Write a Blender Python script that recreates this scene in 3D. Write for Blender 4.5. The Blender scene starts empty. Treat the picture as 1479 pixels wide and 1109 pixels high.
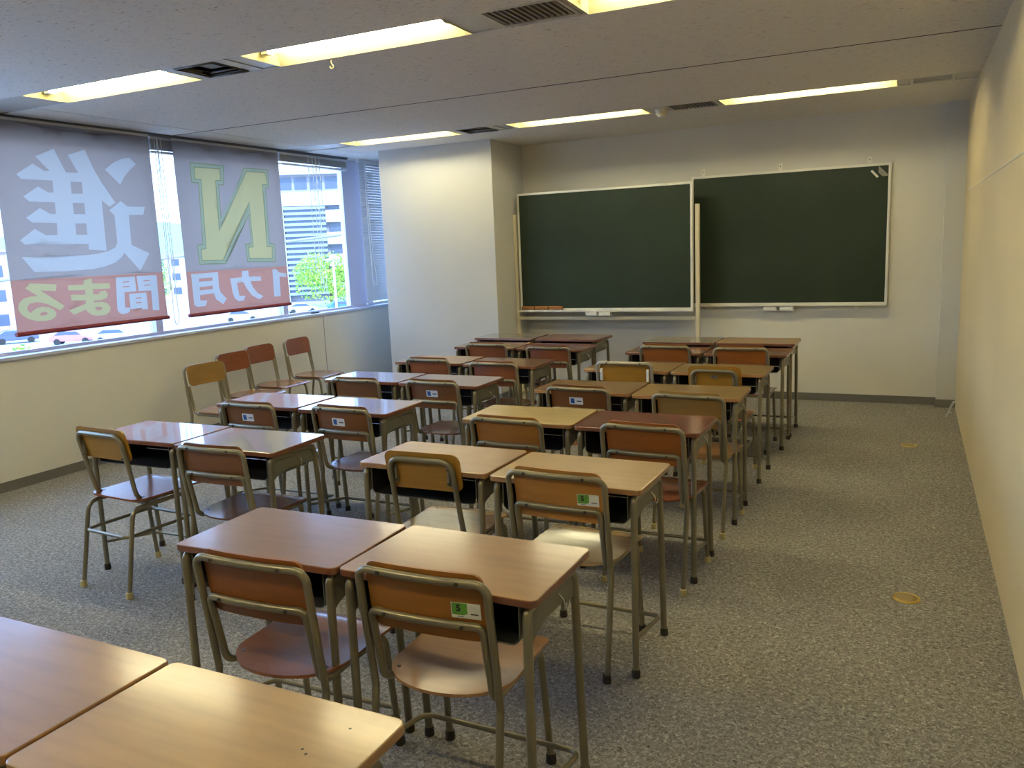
import bpy, bmesh, math, random
from mathutils import Vector, Matrix, geometry
C = bpy.context.scene.collection
PI = math.pi
random.seed(7)
# ------------------------------------------------------------------ materials
def mat(name, col, rough=.5, metal=0., spec=.5, coat=0., emit=None, es=0.):
    m = bpy.data.materials.new(name); m.use_nodes = True
    b = m.node_tree.nodes['Principled BSDF']
    b.inputs['Base Color'].default_value = (*col, 1); b.inputs['Roughness'].default_value = rough
    b.inputs['Metallic'].default_value = metal; b.inputs['Specular IOR Level'].default_value = spec
    b.inputs['Coat Weight'].default_value = coat; b.inputs['Coat Roughness'].default_value = .07
    if emit: b.inputs['Emission Color'].default_value = (*emit, 1); b.inputs['Emission Strength'].default_value = es
    return m
def N(m, t, **k):
    n = m.node_tree.nodes.new(t)
    for a, v in k.items():
        if a in n.inputs: n.inputs[a].default_value = v
        else: setattr(n, a, v)
    return n
def L(m, a, b): m.node_tree.links.new(a, b)
def ramp(m, fac, stops):
    r = N(m, 'ShaderNodeValToRGB'); e = r.color_ramp.elements
    while len(e) < len(stops): e.new(.5)
    for el, (p, c) in zip(e, stops): el.position = p; el.color = (*c, 1)
    L(m, fac, r.inputs[0]); return r
def coords(m, scale, rnd=False):
    tc = N(m, 'ShaderNodeTexCoord'); mp = N(m, 'ShaderNodeMapping'); mp.inputs['Scale'].default_value = scale
    if rnd:
        oi = N(m, 'ShaderNodeObjectInfo'); ml = N(m, 'ShaderNodeMath', operation='MULTIPLY'); ml.inputs[1].default_value = 37.
        L(m, oi.outputs['Random'], ml.inputs[0]); L(m, ml.outputs[0], mp.inputs['Location'])
    L(m, tc.outputs['Object'], mp.inputs['Vector']); return mp.outputs[0]
def bump(m, h, s, d=.002):
    b = N(m, 'ShaderNodeBump'); b.inputs['Strength'].default_value = s; b.inputs['Distance'].default_value = d
    L(m, h, b.inputs['Height']); L(m, b.outputs[0], m.node_tree.nodes['Principled BSDF'].inputs['Normal'])
def wood(name, col, rough=.32, dark=.80, coat=.6, grain=(2.2, 26, 26), cr=.15):
    m = mat(name, col, rough, coat=coat); m.node_tree.nodes['Principled BSDF'].inputs['Coat Roughness'].default_value = cr
    v = coords(m, grain, True)
    n = N(m, 'ShaderNodeTexNoise'); n.inputs['Scale'].default_value = 1.6; n.inputs['Detail'].default_value = 6; L(m, v, n.inputs['Vector'])
    v2 = coords(m, (3, 5, 5), True)
    n2 = N(m, 'ShaderNodeTexNoise'); n2.inputs['Scale'].default_value = 1.3; n2.inputs['Detail'].default_value = 3; L(m, v2, n2.inputs['Vector'])
    ad = N(m, 'ShaderNodeMath', operation='ADD'); L(m, n.outputs[0], ad.inputs[0]); L(m, n2.outputs[0], ad.inputs[1])
    d = tuple(c*dark for c in col); l = tuple(min(1, c*1.12) for c in col)
    r = ramp(m, ad.outputs[0], [(.30, d), (.52, col), (.72, l)])
    hv = N(m, 'ShaderNodeMath', operation='MULTIPLY'); hv.inputs[1].default_value = .5; L(m, ad.outputs[0], hv.inputs[0]); L(m, hv.outputs[0], r.inputs[0])
    L(m, r.outputs[0], m.node_tree.nodes['Principled BSDF'].inputs['Base Color'])
    return m
M = {}
# desk tops
M['top_tan'] = wood('top_tan', (0.42, 0.262, 0.105), .34)
M['top_tan2'] = wood('top_tan2', (0.36, 0.205, 0.085), .30)
M['top_pink'] = wood('top_pink', (0.29, 0.152, 0.078), .30)
M['top_birch'] = wood('top_birch', (0.5, 0.35, 0.125), .30)
M['top_red'] = wood('top_red', (.20, .048, .026), .16, coat=1.)
M['top_brown'] = wood('top_brown', (0.31, 0.165, 0.058), .26)
M['top_ochre'] = wood('top_ochre', (0.34, 0.205, 0.068), .28)
M['top_dark'] = wood('top_dark', (.21, .09, .045), .26)
M['top_gloss'] = wood('top_gloss', (0.28, 0.15, 0.085), .26, coat=1., cr=.045)
M['top_grey'] = wood('top_grey', (0.33, 0.27, 0.19), .18, coat=1.)
M['edge'] = wood('edge', (.20, .075, .035), .35, grain=(10, 10, 60))
M['edge_light'] = wood('edge_light', (.36, .19, .075), .35, grain=(10, 10, 60))
# chair woods
M['ply_orange'] = wood('ply_orange', (0.35, 0.14, 0.022), .36, coat=.15)
M['ply_tan'] = wood('ply_tan', (0.43, 0.195, 0.042), .36, coat=.15)
M['ply_yellow'] = wood('ply_yellow', (0.36, 0.18, 0.022), .36, coat=.15)
M['ply_rust'] = wood('ply_rust', (0.29, 0.09, 0.014), .36, coat=.15)
M['ply_brown'] = wood('ply_brown', (0.2, 0.07, 0.014), .36, coat=.15)
M['ply_redbrown'] = wood('ply_redbrown', (0.22, 0.065, 0.018), .36, coat=.15)
M['ply_ochre'] = wood('ply_ochre', (0.31, 0.175, 0.045), .36, coat=.15)
M['seat_tan'] = wood('seat_tan', (0.4, 0.2, 0.075), .32)
M['seat_brown'] = wood('seat_brown', (0.28, 0.1, 0.032), .24)
M['seat_dark'] = wood('seat_dark', (.17, .07, .035), .22)
M['seat_pale'] = wood('seat_pale', (.50, .34, .16), .25, coat=1.)
M['seat_red'] = wood('seat_red', (.30, .085, .028), .25)
M['tube'] = mat('tube', (.27, .235, .155), .28, .5)
M['tube_bright'] = mat('tube_bright', (.45, .42, .34), .28, .6)
M['chrome'] = mat('chrome', (.55, .53, .48), .2, 1.)
M['boxmetal'] = mat('boxmetal', (.20, .19, .145), .45, .3)
M['box_shade'] = mat('box_shade', (.015, .014, .013), .6)  # near-black stands in for the shade inside the book boxes
M['rubber'] = mat('rubber', (.04, .03, .022), .7)
M['cream_cap'] = mat('cream_cap', (.62, .50, .22), .55)
M['screw'] = mat('screw', (.10, .09, .07), .35, .8)
M['white_plastic'] = mat('white_plastic', (0.78, 0.77, 0.74), .5)
M['green_print'] = mat('green_print', (.12, .34, .05), .5)
M['black_print'] = mat('black_print', (.02, .02, .02), .6)
M['blue_print'] = mat('blue_print', (.02, .10, .32), .5)
M['plate'] = mat('plate', (.30, .30, .26), .35, .7)
# room
def wallmat(name, col, b=.12):
    m = mat(name, col, .85, spec=.25)
    v = coords(m, (1, 1, 1)); n = N(m, 'ShaderNodeTexNoise'); n.inputs['Scale'].default_value = 160; n.inputs['Detail'].default_value = 3; L(m, v, n.inputs['Vector'])
    bump(m, n.outputs[0], b, .003)
    n2 = N(m, 'ShaderNodeTexNoise'); n2.inputs['Scale'].default_value = .9; L(m, v, n2.inputs['Vector'])
    r = ramp(m, n2.outputs[0], [(.3, tuple(c*.95 for c in col)), (.7, tuple(min(1, c*1.03) for c in col))])
    L(m, r.outputs[0], m.node_tree.nodes['Principled BSDF'].inputs['Base Color']); return m
M['wall'] = wallmat('wall', (.70, .68, .62))
M['wall_white'] = wallmat('wall_white', (.61, .61, .60))
M['wall_cream'] = wallmat('wall_cream', (.70, .585, .365), .1)
# carpet
m = mat('carpet', (.2, .18, .15), .95, spec=.1); M['carpet'] = m
v = coords(m, (1, 1, 1))
wn = N(m, 'ShaderNodeTexNoise'); wn.inputs['Scale'].default_value = 55; wn.inputs['Detail'].default_value = 1.5; L(m, v, wn.inputs['Vector'])
na = N(m, 'ShaderNodeTexNoise'); na.inputs['Scale'].default_value = 95; na.inputs['Detail'].default_value = 3; na.inputs['Distortion'].default_value = 1.2; L(m, v, na.inputs['Vector'])
ra = ramp(m, na.outputs[0], [(.30, (.13, .12, .105)), (.44, (.26, .243, .218)), (.57, (.33, .31, .278)), (.68, (.56, .53, .475))])
rb = ramp(m, wn.outputs[0], [(.35, (.80, .80, .80)), (.65, (1.08, 1.08, 1.08))])
mx = N(m, 'ShaderNodeMix', data_type='RGBA', blend_type='MULTIPLY'); mx.inputs[0].default_value = 1
L(m, ra.outputs[0], mx.inputs[6]); L(m, rb.outputs[0], mx.inputs[7])
ck = N(m, 'ShaderNodeTexChecker'); ck.inputs['Scale'].default_value = 2.0; ck.inputs['Color1'].default_value = (1, 1, 1, 1); ck.inputs['Color2'].default_value = (.955, .955, .955, 1); L(m, v, ck.inputs['Vector'])
mx2 = N(m, 'ShaderNodeMix', data_type='RGBA', blend_type='MULTIPLY'); mx2.inputs[0].default_value = 1
L(m, mx.outputs[2], mx2.inputs[6]); L(m, ck.outputs[0], mx2.inputs[7])
L(m, mx2.outputs[2], m.node_tree.nodes['Principled BSDF'].inputs['Base Color']); bump(m, na.outputs[0], .5, .004)
# ceiling board, rock wool with short fissures
m = mat('ceiling_board', (.5, .48, .44), .9, spec=.2); M['ceiling'] = m
v = coords(m, (26, 95, 60)); n = N(m, 'ShaderNodeTexNoise'); n.inputs['Scale'].default_value = 1.; n.inputs['Detail'].default_value = 2.5; n.inputs['Distortion'].default_value = .8; L(m, v, n.inputs['Vector'])
r = ramp(m, n.outputs[0], [(.29, (.34, .32, .28)), (.36, (.73, .70, .655)), (.7, (.79, .76, .71))])
L(m, r.outputs[0], m.node_tree.nodes['Principled BSDF'].inputs['Base Color']); bump(m, r.outputs[0], .35, .003)
M['ceiling_metal'] = mat('ceiling_metal', (.55, .53, .48), .35, .1)
M['grille'] = mat('grille', (.22, .20, .17), .5, .2)
M['dark_gap'] = mat('dark_gap', (.03, .03, .03), .9)
M['baseboard'] = mat('baseboard', (.16, .155, .14), .5)
M['reflector'] = mat('reflector', (0.62, 0.57, 0.34), .4)
M['tubelight'] = mat('tubelight', (0.9, 0.9, 0.9), .4, emit=(1., .91, .60), es=30)
M['frame_metal'] = mat('frame_metal', (0.64, 0.63, 0.74), .4, .3)
M['sill'] = mat('sill', (0.62, 0.64, 0.76), .3, .1)
M['slat'] = mat('slat', (0.74, 0.74, 0.75), .45)
M['blind_stack'] = mat('blind_stack', (0.5, 0.49, 0.46), .6)
M['cord'] = mat('cord', (.92, .91, .88), .7)
M['rail_dark'] = mat('rail_dark', (.08, .08, .09), .5)
M['alu'] = mat('alu', (0.82, 0.8, 0.72), .35, .3)
M['post'] = mat('post', (0.72, 0.66, 0.48), .4, .1)
m = mat('slate', (.020, .034, .018), .5, spec=.35); M['slate'] = m
v = coords(m, (1, 1, 1)); n = N(m, 'ShaderNodeTexNoise'); n.inputs['Scale'].default_value = 1.7; n.inputs['Detail'].default_value = 5; L(m, v, n.inputs['Vector'])
r = ramp(m, n.outputs[0], [(.35, (.017, .030, .016)), (.7, (.027, .043, .024))]); L(m, r.outputs[0], m.node_tree.nodes['Principled BSDF'].inputs['Base Color'])
M['eraser'] = mat('eraser', (.42, .16, .045), .7); M['felt'] = mat('felt', (.25, .2, .15), .9)
M['brass'] = mat('brass', (.60, .42, .12), .3, .9); M['brass_in'] = mat('brass_in', (.36, .27, .12), .5, .5)
M['detector'] = mat('detector', (.70, .64, .48), .5)
# glass: thin pane
m = bpy.data.materials.new('pane_glass'); m.use_nodes = True; nt = m.node_tree; nt.nodes.clear(); M['glass'] = m
o = nt.nodes.new('ShaderNodeOutputMaterial'); t = nt.nodes.new('ShaderNodeBsdfTransparent'); gl = nt.nodes.new('ShaderNodeBsdfGlossy'); gl.inputs['Roughness'].default_value = .02
t.inputs[0].default_value = (.93, .96, .97, 1); lw = nt.nodes.new('ShaderNodeLayerWeight'); lw.inputs['Blend'].default_value = .5; pw = nt.nodes.new('ShaderNodeMath'); pw.operation = 'POWER'; pw.inputs[1].default_value = 4.; ma = nt.nodes.new('ShaderNodeMath'); ma.operation = 'MULTIPLY_ADD'; ma.inputs[1].default_value = .6; ma.inputs[2].default_value = .025; nt.links.new(lw.outputs['Facing'], pw.inputs[0]); nt.links.new(pw.outputs[0], ma.inputs[0])
mxs = nt.nodes.new('ShaderNodeMixShader'); nt.links.new(ma.outputs[0], mxs.inputs[0]); nt.links.new(t.outputs[0], mxs.inputs[1]); nt.links.new(gl.outputs[0], mxs.inputs[2]); nt.links.new(mxs.outputs[0], o.inputs[0])
# banner cloth (translucent)
def cloth(name, col, tr, f=.6):
    m = bpy.data.materials.new(name); m.use_nodes = True; nt = m.node_tree; nt.nodes.clear()
    o = nt.nodes.new('ShaderNodeOutputMaterial'); d = nt.nodes.new('ShaderNodeBsdfDiffuse'); d.inputs[0].default_value = (*col, 1)
    t = nt.nodes.new('ShaderNodeBsdfTranslucent'); t.inputs[0].default_value = (*tr, 1)
    x = nt.nodes.new('ShaderNodeMixShader'); x.inputs[0].default_value = f
    nt.links.new(d.outputs[0], x.inputs[1]); nt.links.new(t.outputs[0], x.inputs[2]); nt.links.new(x.outputs[0], o.inputs[0]); M[name] = m; return m
cloth('cloth_grey', (.32, .30, .30), (.265, .20, .165), .7); cloth('cloth_red', (.45, .22, .18), (.35, .155, .105), .7)
cloth('cloth_white', (.50, .51, .54), (.33, .295, .26), .7); cloth('cloth_yellow', (.50, .47, .22), (.34, .265, .12), .7)
cloth('cloth_green', (.24, .28, .15), (.17, .165, .075), .7); cloth('cloth_pale', (.36, .41, .28), (.22, .21, .13), .7)
M['rod'] = mat('rod', (.25, .03, .04), .5)
# outside
M['concrete'] = mat('concrete', (0.34, 0.34, 0.37), .8); M['win_out'] = mat('win_out', (0.1, 0.13, 0.18), .15, .2); M['slat_out'] = mat('slat_out', (0.28, 0.36, 0.46), .4)
M['white_build'] = mat('white_build', (0.46, 0.45, 0.48), .8); M['pink_build'] = mat('pink_build', (0.45, 0.33, 0.32), .8)
M['asphalt'] = mat('asphalt', (0.4, 0.39, 0.39), .9); M['hill'] = mat('hill', (0.22, 0.33, 0.24), .9); M['bark'] = mat('bark', (.12, .08, .05), .9)
m = mat('leaf', (.28, .50, .04), .6); M['leaf'] = m
g_ = N(m, 'ShaderNodeNewGeometry'); r = ramp(m, g_.outputs['Random Per Island'], [(0, (.16, .36, .03)), (1, (.50, .72, .08))]); L(m, r.outputs[0], m.node_tree.nodes['Principled BSDF'].inputs['Base Color'])
M['car_blue'] = mat('car_blue', (.08, .22, .50), .25, .3); M['car_silver'] = mat('car_silver', (.55, .60, .70), .25, .3); M['car_pink'] = mat('car_pink', (0.55, 0.25, 0.33), .25, .3)
M['car_dark'] = mat('car_dark', (.12, .14, .22), .25, .3); M['tyre'] = mat('tyre', (.03, .03, .03), .8); M['cable'] = mat('cable', (0.25, 0.25, 0.28), .6); M['white_paint'] = mat('white_paint', (.85, .85, .85), .5)

# ------------------------------------------------------------------ mesh helpers
def bx(bm, x0, x1, y0, y1, z0, z1, mi=0):
    vs = [bm.verts.new((x, y, z)) for z in (z0, z1) for y in (y0, y1) for x in (x0, x1)]
    for f in ((0, 2, 3, 1), (4, 5, 7, 6), (0, 1, 5, 4), (2, 6, 7, 3), (0, 4, 6, 2), (1, 3, 7, 5)):
        fc = bm.faces.new([vs[i] for i in f]); fc.material_index = mi
def prism(bm, pts, z0, z1, mi=0, side=None, T=None):
    T = T or (lambda p: p)
    a = [bm.verts.new(T((x, y, z0))) for x, y in pts]; b = [bm.verts.new(T((x, y, z1))) for x, y in pts]; n = len(pts)
    f = bm.faces.new(a[::-1]); f.material_index = mi; f = bm.faces.new(b); f.material_index = mi
    for i in range(n):
        f = bm.faces.new((a[i], a[(i+1) % n], b[(i+1) % n], b[i])); f.material_index = mi if side is None else side
def rrect(x0, x1, y0, y1, r, n=6):
    out = []
    for cx, cy, a0 in ((x1-r, y1-r, 0), (x0+r, y1-r, 90), (x0+r, y0+r, 180), (x1-r, y0+r, 270)):
        for i in range(n+1):
            a = math.radians(a0+90*i/n); out.append((cx+r*math.cos(a), cy+r*math.sin(a)))
    return out
def fillet(pts, rad, n=6):
    P = [Vector(p) for p in pts]; out = [P[0]]
    for i in range(1, len(P)-1):
        a, b, c = P[i-1], P[i], P[i+1]; u = (a-b).normalized(); w = (c-b).normalized(); ang = u.angle(w)
        r = rad[i] if isinstance(rad, dict) and i in rad else (rad if not isinstance(rad, dict) else rad.get('d', .02))
        if ang > 3.1 or r <= 0: out.append(b); continue
        t = min(r/math.tan(ang/2), .49*(a-b).length, .49*(c-b).length); r2 = t*math.tan(ang/2)
        cen = b+(u+w).normalized()*(r2/math.sin(ang/2)); s = b+u*t-cen; e = b+w*t-cen; tot = s.angle(e); ax = s.cross(e).normalized()
        for k in range(n+1): out.append(cen+Matrix.Rotation(tot*k/n, 3, ax) @ s)
    out.append(P[-1]); return out
def tube(bm, pts, r, seg=10, cap=True, closed=False):
    P = [Vector(p) for p in pts]; n = len(P); rings = []
    t0 = (P[1]-P[0]).normalized(); up = Vector((0, 0, 1)) if abs(t0.z) < .9 else Vector((1, 0, 0))
    nrm = t0.cross(up).normalized()
    for i in range(n):
        if closed: t = (P[(i+1) % n]-P[i-1]).normalized()
        else: t = ((P[i+1]-P[i]).normalized() if i < n-1 else Vector()) + ((P[i]-P[i-1]).normalized() if i else Vector()); t.normalize()
        nrm = (nrm-t*nrm.dot(t)).normalized(); b = t.cross(nrm); rr = r[i] if isinstance(r, list) else r
        rings.append([bm.verts.new(P[i]+nrm*rr*math.cos(2*PI*k/seg)+b*rr*math.sin(2*PI*k/seg)) for k in range(seg)])
    for i in range(n if closed else n-1):
        a, b = rings[i], rings[(i+1) % n]
        for k in range(seg): bm.faces.new((a[k], a[(k+1) % seg], b[(k+1) % seg], b[k])).smooth = True
    if cap and not closed:
        for q in (rings[0][::-1], rings[-1]):
            for e in bm.faces.new(q).edges: e.smooth = False
def lathe(bm, prof, seg=24, c=(0, 0, 0), mi=0):
    rs = [[bm.verts.new((c[0]+r*math.cos(2*PI*k/seg), c[1]+r*math.sin(2*PI*k/seg), c[2]+z)) for k in range(seg)] for r, z in prof]
    for a, b in zip(rs, rs[1:]):
        for k in range(seg): f = bm.faces.new((a[k], a[(k+1) % seg], b[(k+1) % seg], b[k])); f.smooth = True; f.material_index = mi
    for q in (rs[0][::-1], rs[-1]):
        f = bm.faces.new(q); f.material_index = mi
        for e in f.edges: e.smooth = False
def obj(name, bm, m, parent=None, bev=0, loc=None, smooth=False):
    me = bpy.data.meshes.new(name); bmesh.ops.recalc_face_normals(bm, faces=bm.faces); bm.to_mesh(me); bm.free()
    for x in (m if isinstance(m, (list, tuple)) else [m]): me.materials.append(M[x])
    o = bpy.data.objects.new(name, me); C.objects.link(o)
    if parent: o.parent = parent
    if loc: o.location = loc
    if bev:
        b = o.modifiers.new('bevel', 'BEVEL'); b.width = bev; b.segments = 2; b.limit_method = 'ANGLE'; b.angle_limit = .7
    if smooth:
        for p in me.polygons: p.use_smooth = True
    return o
def B(): return bmesh.new()
def thing(name, label, cat, loc=(0, 0, 0), rz=0, group=None):
    o = bpy.data.objects.new(name, None); C.objects.link(o); o.location = loc; o.rotation_euler = (0, 0, rz); o.empty_display_size = .1
    return tag(o, label, cat, group)
def tag(o, label, cat, group=None, kind=None):
    o['label'] = label; o['category'] = cat
    if group: o['group'] = group
    if kind: o['kind'] = kind
    return o
def struct(o): o['kind'] = 'structure'; return o
def boxes(name, lst, m, parent=None, bev=0):
    b = B()
    for q in lst: bx(b, *q)
    return obj(name, b, m, parent, bev)
def copy_tree(o, parent=None, swap=None):
    c = o.copy(); C.objects.link(c); c.parent = parent
    if swap and c.type == 'MESH':
        for s in c.material_slots:
            if s.material and s.material.name in swap: s.link = 'OBJECT'
        for s, ms in zip(c.material_slots, o.material_slots):
            if ms.material and ms.material.name in swap: s.material = M[swap[ms.material.name]]
    for ch in list(o.children): copy_tree(ch, c, swap)
    return c
def text_bm(s, size):
    cu = bpy.data.curves.new('t', 'FONT'); cu.body = s; cu.size = size; cu.align_x = 'CENTER'; cu.align_y = 'CENTER'; cu.offset = size*.045
    o = bpy.data.objects.new('t', cu); C.objects.link(o); dg = bpy.context.evaluated_depsgraph_get(); me = bpy.data.meshes.new_from_object(o.evaluated_get(dg))
    bm = B(); bm.from_mesh(me); bpy.data.objects.remove(o); bpy.data.curves.remove(cu); bpy.data.meshes.remove(me); return bm
XL, XR, YB, ZC = -5.655, .386, 8.088, 2.581
YR = -2.9   # rear wall behind the photographer
B1= [('white', [(4.109, 2.379), (3.957, 2.314), (4.053, 2.218), (4.01, 2.217), (3.933, 2.263), (3.809, 2.184), (3.842, 2.153), (4.064, 2.153), (4.062, 2.068), (4.023, 2.067), (3.954, 2.107), (3.839, 2.033), (3.88, 2.001), (4.062, 1.999), (4.061, 1.917), (4.02, 1.916), (3.95, 1.957), (3.838, 1.887), (3.88, 1.855), (4.059, 1.852), (4.055, 1.767), (3.972, 1.765), (3.892, 1.81), (3.761, 1.731), (3.793, 1.701), (4.291, 1.699), (4.29, 1.656), (4.434, 1.645), (4.445, 2.024), (4.513, 1.978), (4.579, 2.011), (4.467, 2.157), (4.403, 2.27), (4.354, 2.392), (4.213, 2.343), (4.277, 2.218), (4.181, 2.216)], [[(4.208, 2.152), (4.296, 2.152), (4.294, 2.068), (4.205, 2.065)], [(4.203, 1.999), (4.295, 2.0), (4.295, 1.918), (4.203, 1.917)], [(4.203, 1.85), (4.293, 1.851), (4.29, 1.766), (4.2, 1.767)]]), ('white', [(4.519, 2.258), (4.605, 2.318), (4.682, 2.35), (4.75, 2.363), (4.812, 2.319), (4.736, 2.261), (4.687, 2.213), (4.645, 2.151)], []), ('white', [(4.633, 2.025), (4.504, 1.95), (4.551, 1.913), (4.54, 1.701), (4.514, 1.667), (4.451, 1.641), (4.357, 1.623), (4.266, 1.616), (3.754, 1.616), (3.838, 1.508), (4.077, 1.504), (4.295, 1.509), (4.412, 1.526), (4.497, 1.551), (4.563, 1.589), (4.599, 1.624), (4.742, 1.479), (4.848, 1.615), (4.686, 1.684), (4.694, 1.92), (4.83, 1.922), (4.854, 1.985), (4.691, 1.984)], []), ('yellow', [(3.789, 1.432), (4.001, 1.412), (3.988, 1.365), (3.861, 1.377), (4.041, 1.253), (4.001, 1.223), (3.912, 1.272), (3.854, 1.292), (3.809, 1.297), (3.769, 1.289), (3.748, 1.27), (3.746, 1.245), (3.769, 1.223), (3.784, 1.239), (3.816, 1.254), (3.857, 1.262), (3.909, 1.253), (3.947, 1.234), (3.964, 1.207), (3.954, 1.182), (3.917, 1.164), (3.868, 1.158), (3.809, 1.162), (3.747, 1.183), (3.701, 1.218), (3.68, 1.257), (3.69, 1.299), (3.729, 1.329), (3.782, 1.339), (3.835, 1.339), (3.749, 1.398)], [[(3.826, 1.207), (3.844, 1.221), (3.871, 1.225), (3.895, 1.213), (3.882, 1.202), (3.854, 1.197)]]), ('yellow', [(4.211, 1.433), (4.281, 1.44), (4.28, 1.402), (4.433, 1.395), (4.431, 1.355), (4.28, 1.36), (4.28, 1.32), (4.335, 1.317), (4.331, 1.333), (4.388, 1.343), (4.409, 1.311), (4.392, 1.283), (4.347, 1.273), (4.277, 1.273), (4.276, 1.259), (4.345, 1.259), (4.393, 1.245), (4.42, 1.21), (4.409, 1.178), (4.368, 1.157), (4.3, 1.155), (4.247, 1.166), (4.214, 1.19), (4.202, 1.212), (4.106, 1.18), (4.069, 1.216), (4.205, 1.254), (4.209, 1.28), (4.099, 1.288), (4.099, 1.329), (4.212, 1.322), (4.214, 1.357), (4.085, 1.362), (4.085, 1.4), (4.208, 1.399)], [[(4.275, 1.214), (4.298, 1.225), (4.334, 1.22), (4.346, 1.208), (4.327, 1.197), (4.294, 1.198)]]), ('white', [(4.487, 1.438), (4.676, 1.436), (4.672, 1.318), (4.553, 1.316), (4.546, 1.196), (4.595, 1.194), (4.585, 1.165), (4.566, 1.152), (4.513, 1.148), (4.487, 1.166), (4.477, 1.189)], [[(4.549, 1.401), (4.611, 1.401), (4.61, 1.394), (4.548, 1.392)], [(4.544, 1.364), (4.606, 1.364), (4.605, 1.355), (4.543, 1.356)]]), ('white', [(4.696, 1.437), (4.892, 1.436), (4.882, 1.148), (4.818, 1.153), (4.824, 1.314), (4.696, 1.317)], [[(4.761, 1.4), (4.82, 1.4), (4.818, 1.391), (4.76, 1.391)], [(4.761, 1.363), (4.824, 1.364), (4.823, 1.356), (4.76, 1.356)]]), ('white', [(4.594, 1.302), (4.773, 1.3), (4.772, 1.168), (4.71, 1.167), (4.71, 1.18), (4.594, 1.181)], [[(4.654, 1.267), (4.714, 1.268), (4.712, 1.258), (4.653, 1.258)], [(4.654, 1.231), (4.712, 1.231), (4.71, 1.221), (4.653, 1.221)]])]
B2= [('white', [(5.243, 1.427), (5.564, 1.429), (5.559, 1.302), (5.574, 1.247), (5.639, 1.185), (5.591, 1.139), (5.512, 1.191), (5.489, 1.246), (5.318, 1.239), (5.32, 1.193), (5.397, 1.189), (5.374, 1.142), (5.288, 1.14), (5.252, 1.159)], [[(5.323, 1.385), (5.49, 1.386), (5.488, 1.356), (5.321, 1.356)], [(5.324, 1.31), (5.483, 1.313), (5.482, 1.284), (5.322, 1.281)]]), ('white', [(5.704, 1.365), (5.866, 1.37), (5.869, 1.425), (5.945, 1.427), (5.949, 1.369), (6.093, 1.363), (6.091, 1.323), (5.963, 1.326), (5.985, 1.269), (6.038, 1.209), (6.108, 1.175), (6.05, 1.149), (5.965, 1.193), (5.906, 1.267), (5.875, 1.324), (5.788, 1.321), (5.801, 1.201), (5.882, 1.195), (5.857, 1.155), (5.784, 1.15), (5.736, 1.181), (5.715, 1.231)], []), ('white', [(6.264, 1.422), (6.315, 1.425), (6.353, 1.389), (6.455, 1.377), (6.447, 1.34), (6.353, 1.349), (6.354, 1.158), (6.264, 1.159)], []), ('green', [(5.362, 2.374), (5.761, 2.374), (5.745, 2.196), (5.691, 2.197), (5.682, 1.896), (6.007, 2.368), (6.335, 2.374), (6.32, 2.198), (6.266, 2.191), (6.256, 1.675), (6.324, 1.671), (6.316, 1.493), (5.942, 1.505), (5.933, 1.675), (6.003, 1.679), (6.006, 1.932), (5.675, 1.497), (5.343, 1.502), (5.342, 1.672), (5.413, 1.681), (5.434, 2.199), (5.359, 2.201)], []), ('pale', [(5.37, 2.366), (5.752, 2.366), (5.738, 2.204), (5.683, 2.205), (5.672, 1.896), (6.011, 2.36), (6.326, 2.366), (6.313, 2.205), (6.258, 2.198), (6.248, 1.667), (6.316, 1.663), (6.308, 1.501), (5.95, 1.513), (5.941, 1.667), (6.011, 1.671), (6.012, 1.951), (5.671, 1.505), (5.351, 1.51), (5.35, 1.665), (5.421, 1.674), (5.442, 2.207), (5.367, 2.209)], []), ('green', [(5.401, 2.339), (5.716, 2.343), (5.717, 2.234), (5.659, 2.231), (5.64, 1.786), (6.032, 2.339), (6.29, 2.343), (6.302, 2.223), (6.227, 2.219), (6.221, 1.649), (6.287, 1.646), (6.275, 1.524), (5.967, 1.531), (5.965, 1.642), (6.026, 1.649), (6.026, 2.041), (5.645, 1.529), (5.382, 1.532), (5.385, 1.636), (5.447, 1.643), (5.467, 2.228), (5.397, 2.234)], []), ('yellow', [(5.409, 2.331), (5.708, 2.335), (5.709, 2.242), (5.651, 2.239), (5.63, 1.786), (6.036, 2.331), (6.283, 2.335), (6.293, 2.231), (6.219, 2.227), (6.213, 1.641), (6.278, 1.638), (6.268, 1.532), (5.975, 1.539), (5.973, 1.635), (6.034, 1.642), (6.032, 2.06), (5.641, 1.537), (5.39, 1.54), (5.393, 1.629), (5.455, 1.636), (5.475, 2.235), (5.405, 2.241)], [])]
# ------------------------------------------------------------------ room shell
struct(boxes('floor', [(XL-.3, XR+.2, YR-.2, YB+.9, -.15, 0)], 'carpet'))
# ceiling boards between the two fixture strips, plus slab above
S1, S2, S0 = (3.455, 3.775), (6.60, 6.89), (.30, .61)
cl = []
ys = [YR, S0[0], S0[1], S1[0], S1[1], S2[0], S2[1], YB+.8]
for a, b in ((ys[0], ys[1]), (ys[2], ys[3]), (ys[4], 5.222), (5.236, ys[5]), (ys[6], ys[7])):
    cl.append((-5.26, XR, a, b, ZC, ZC+.02))
    cl.append((XL+.02, -5.272, a, b, ZC, ZC+.02))
cl.append((XL-.3, XR+.2, YR-.2, YB+.9, ZC+.13, ZC+.25)); 
ce = struct(boxes('ceiling', cl, 'ceiling'))
b = B()
bx(b, -5.29, -5.25, YR, YB, ZC+.012, ZC+.03); bx(b, XL, XR, 5.224, 5.234, ZC-.0015, ZC+.03)
struct(obj('trim_1', b, 'dark_gap'))
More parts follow.
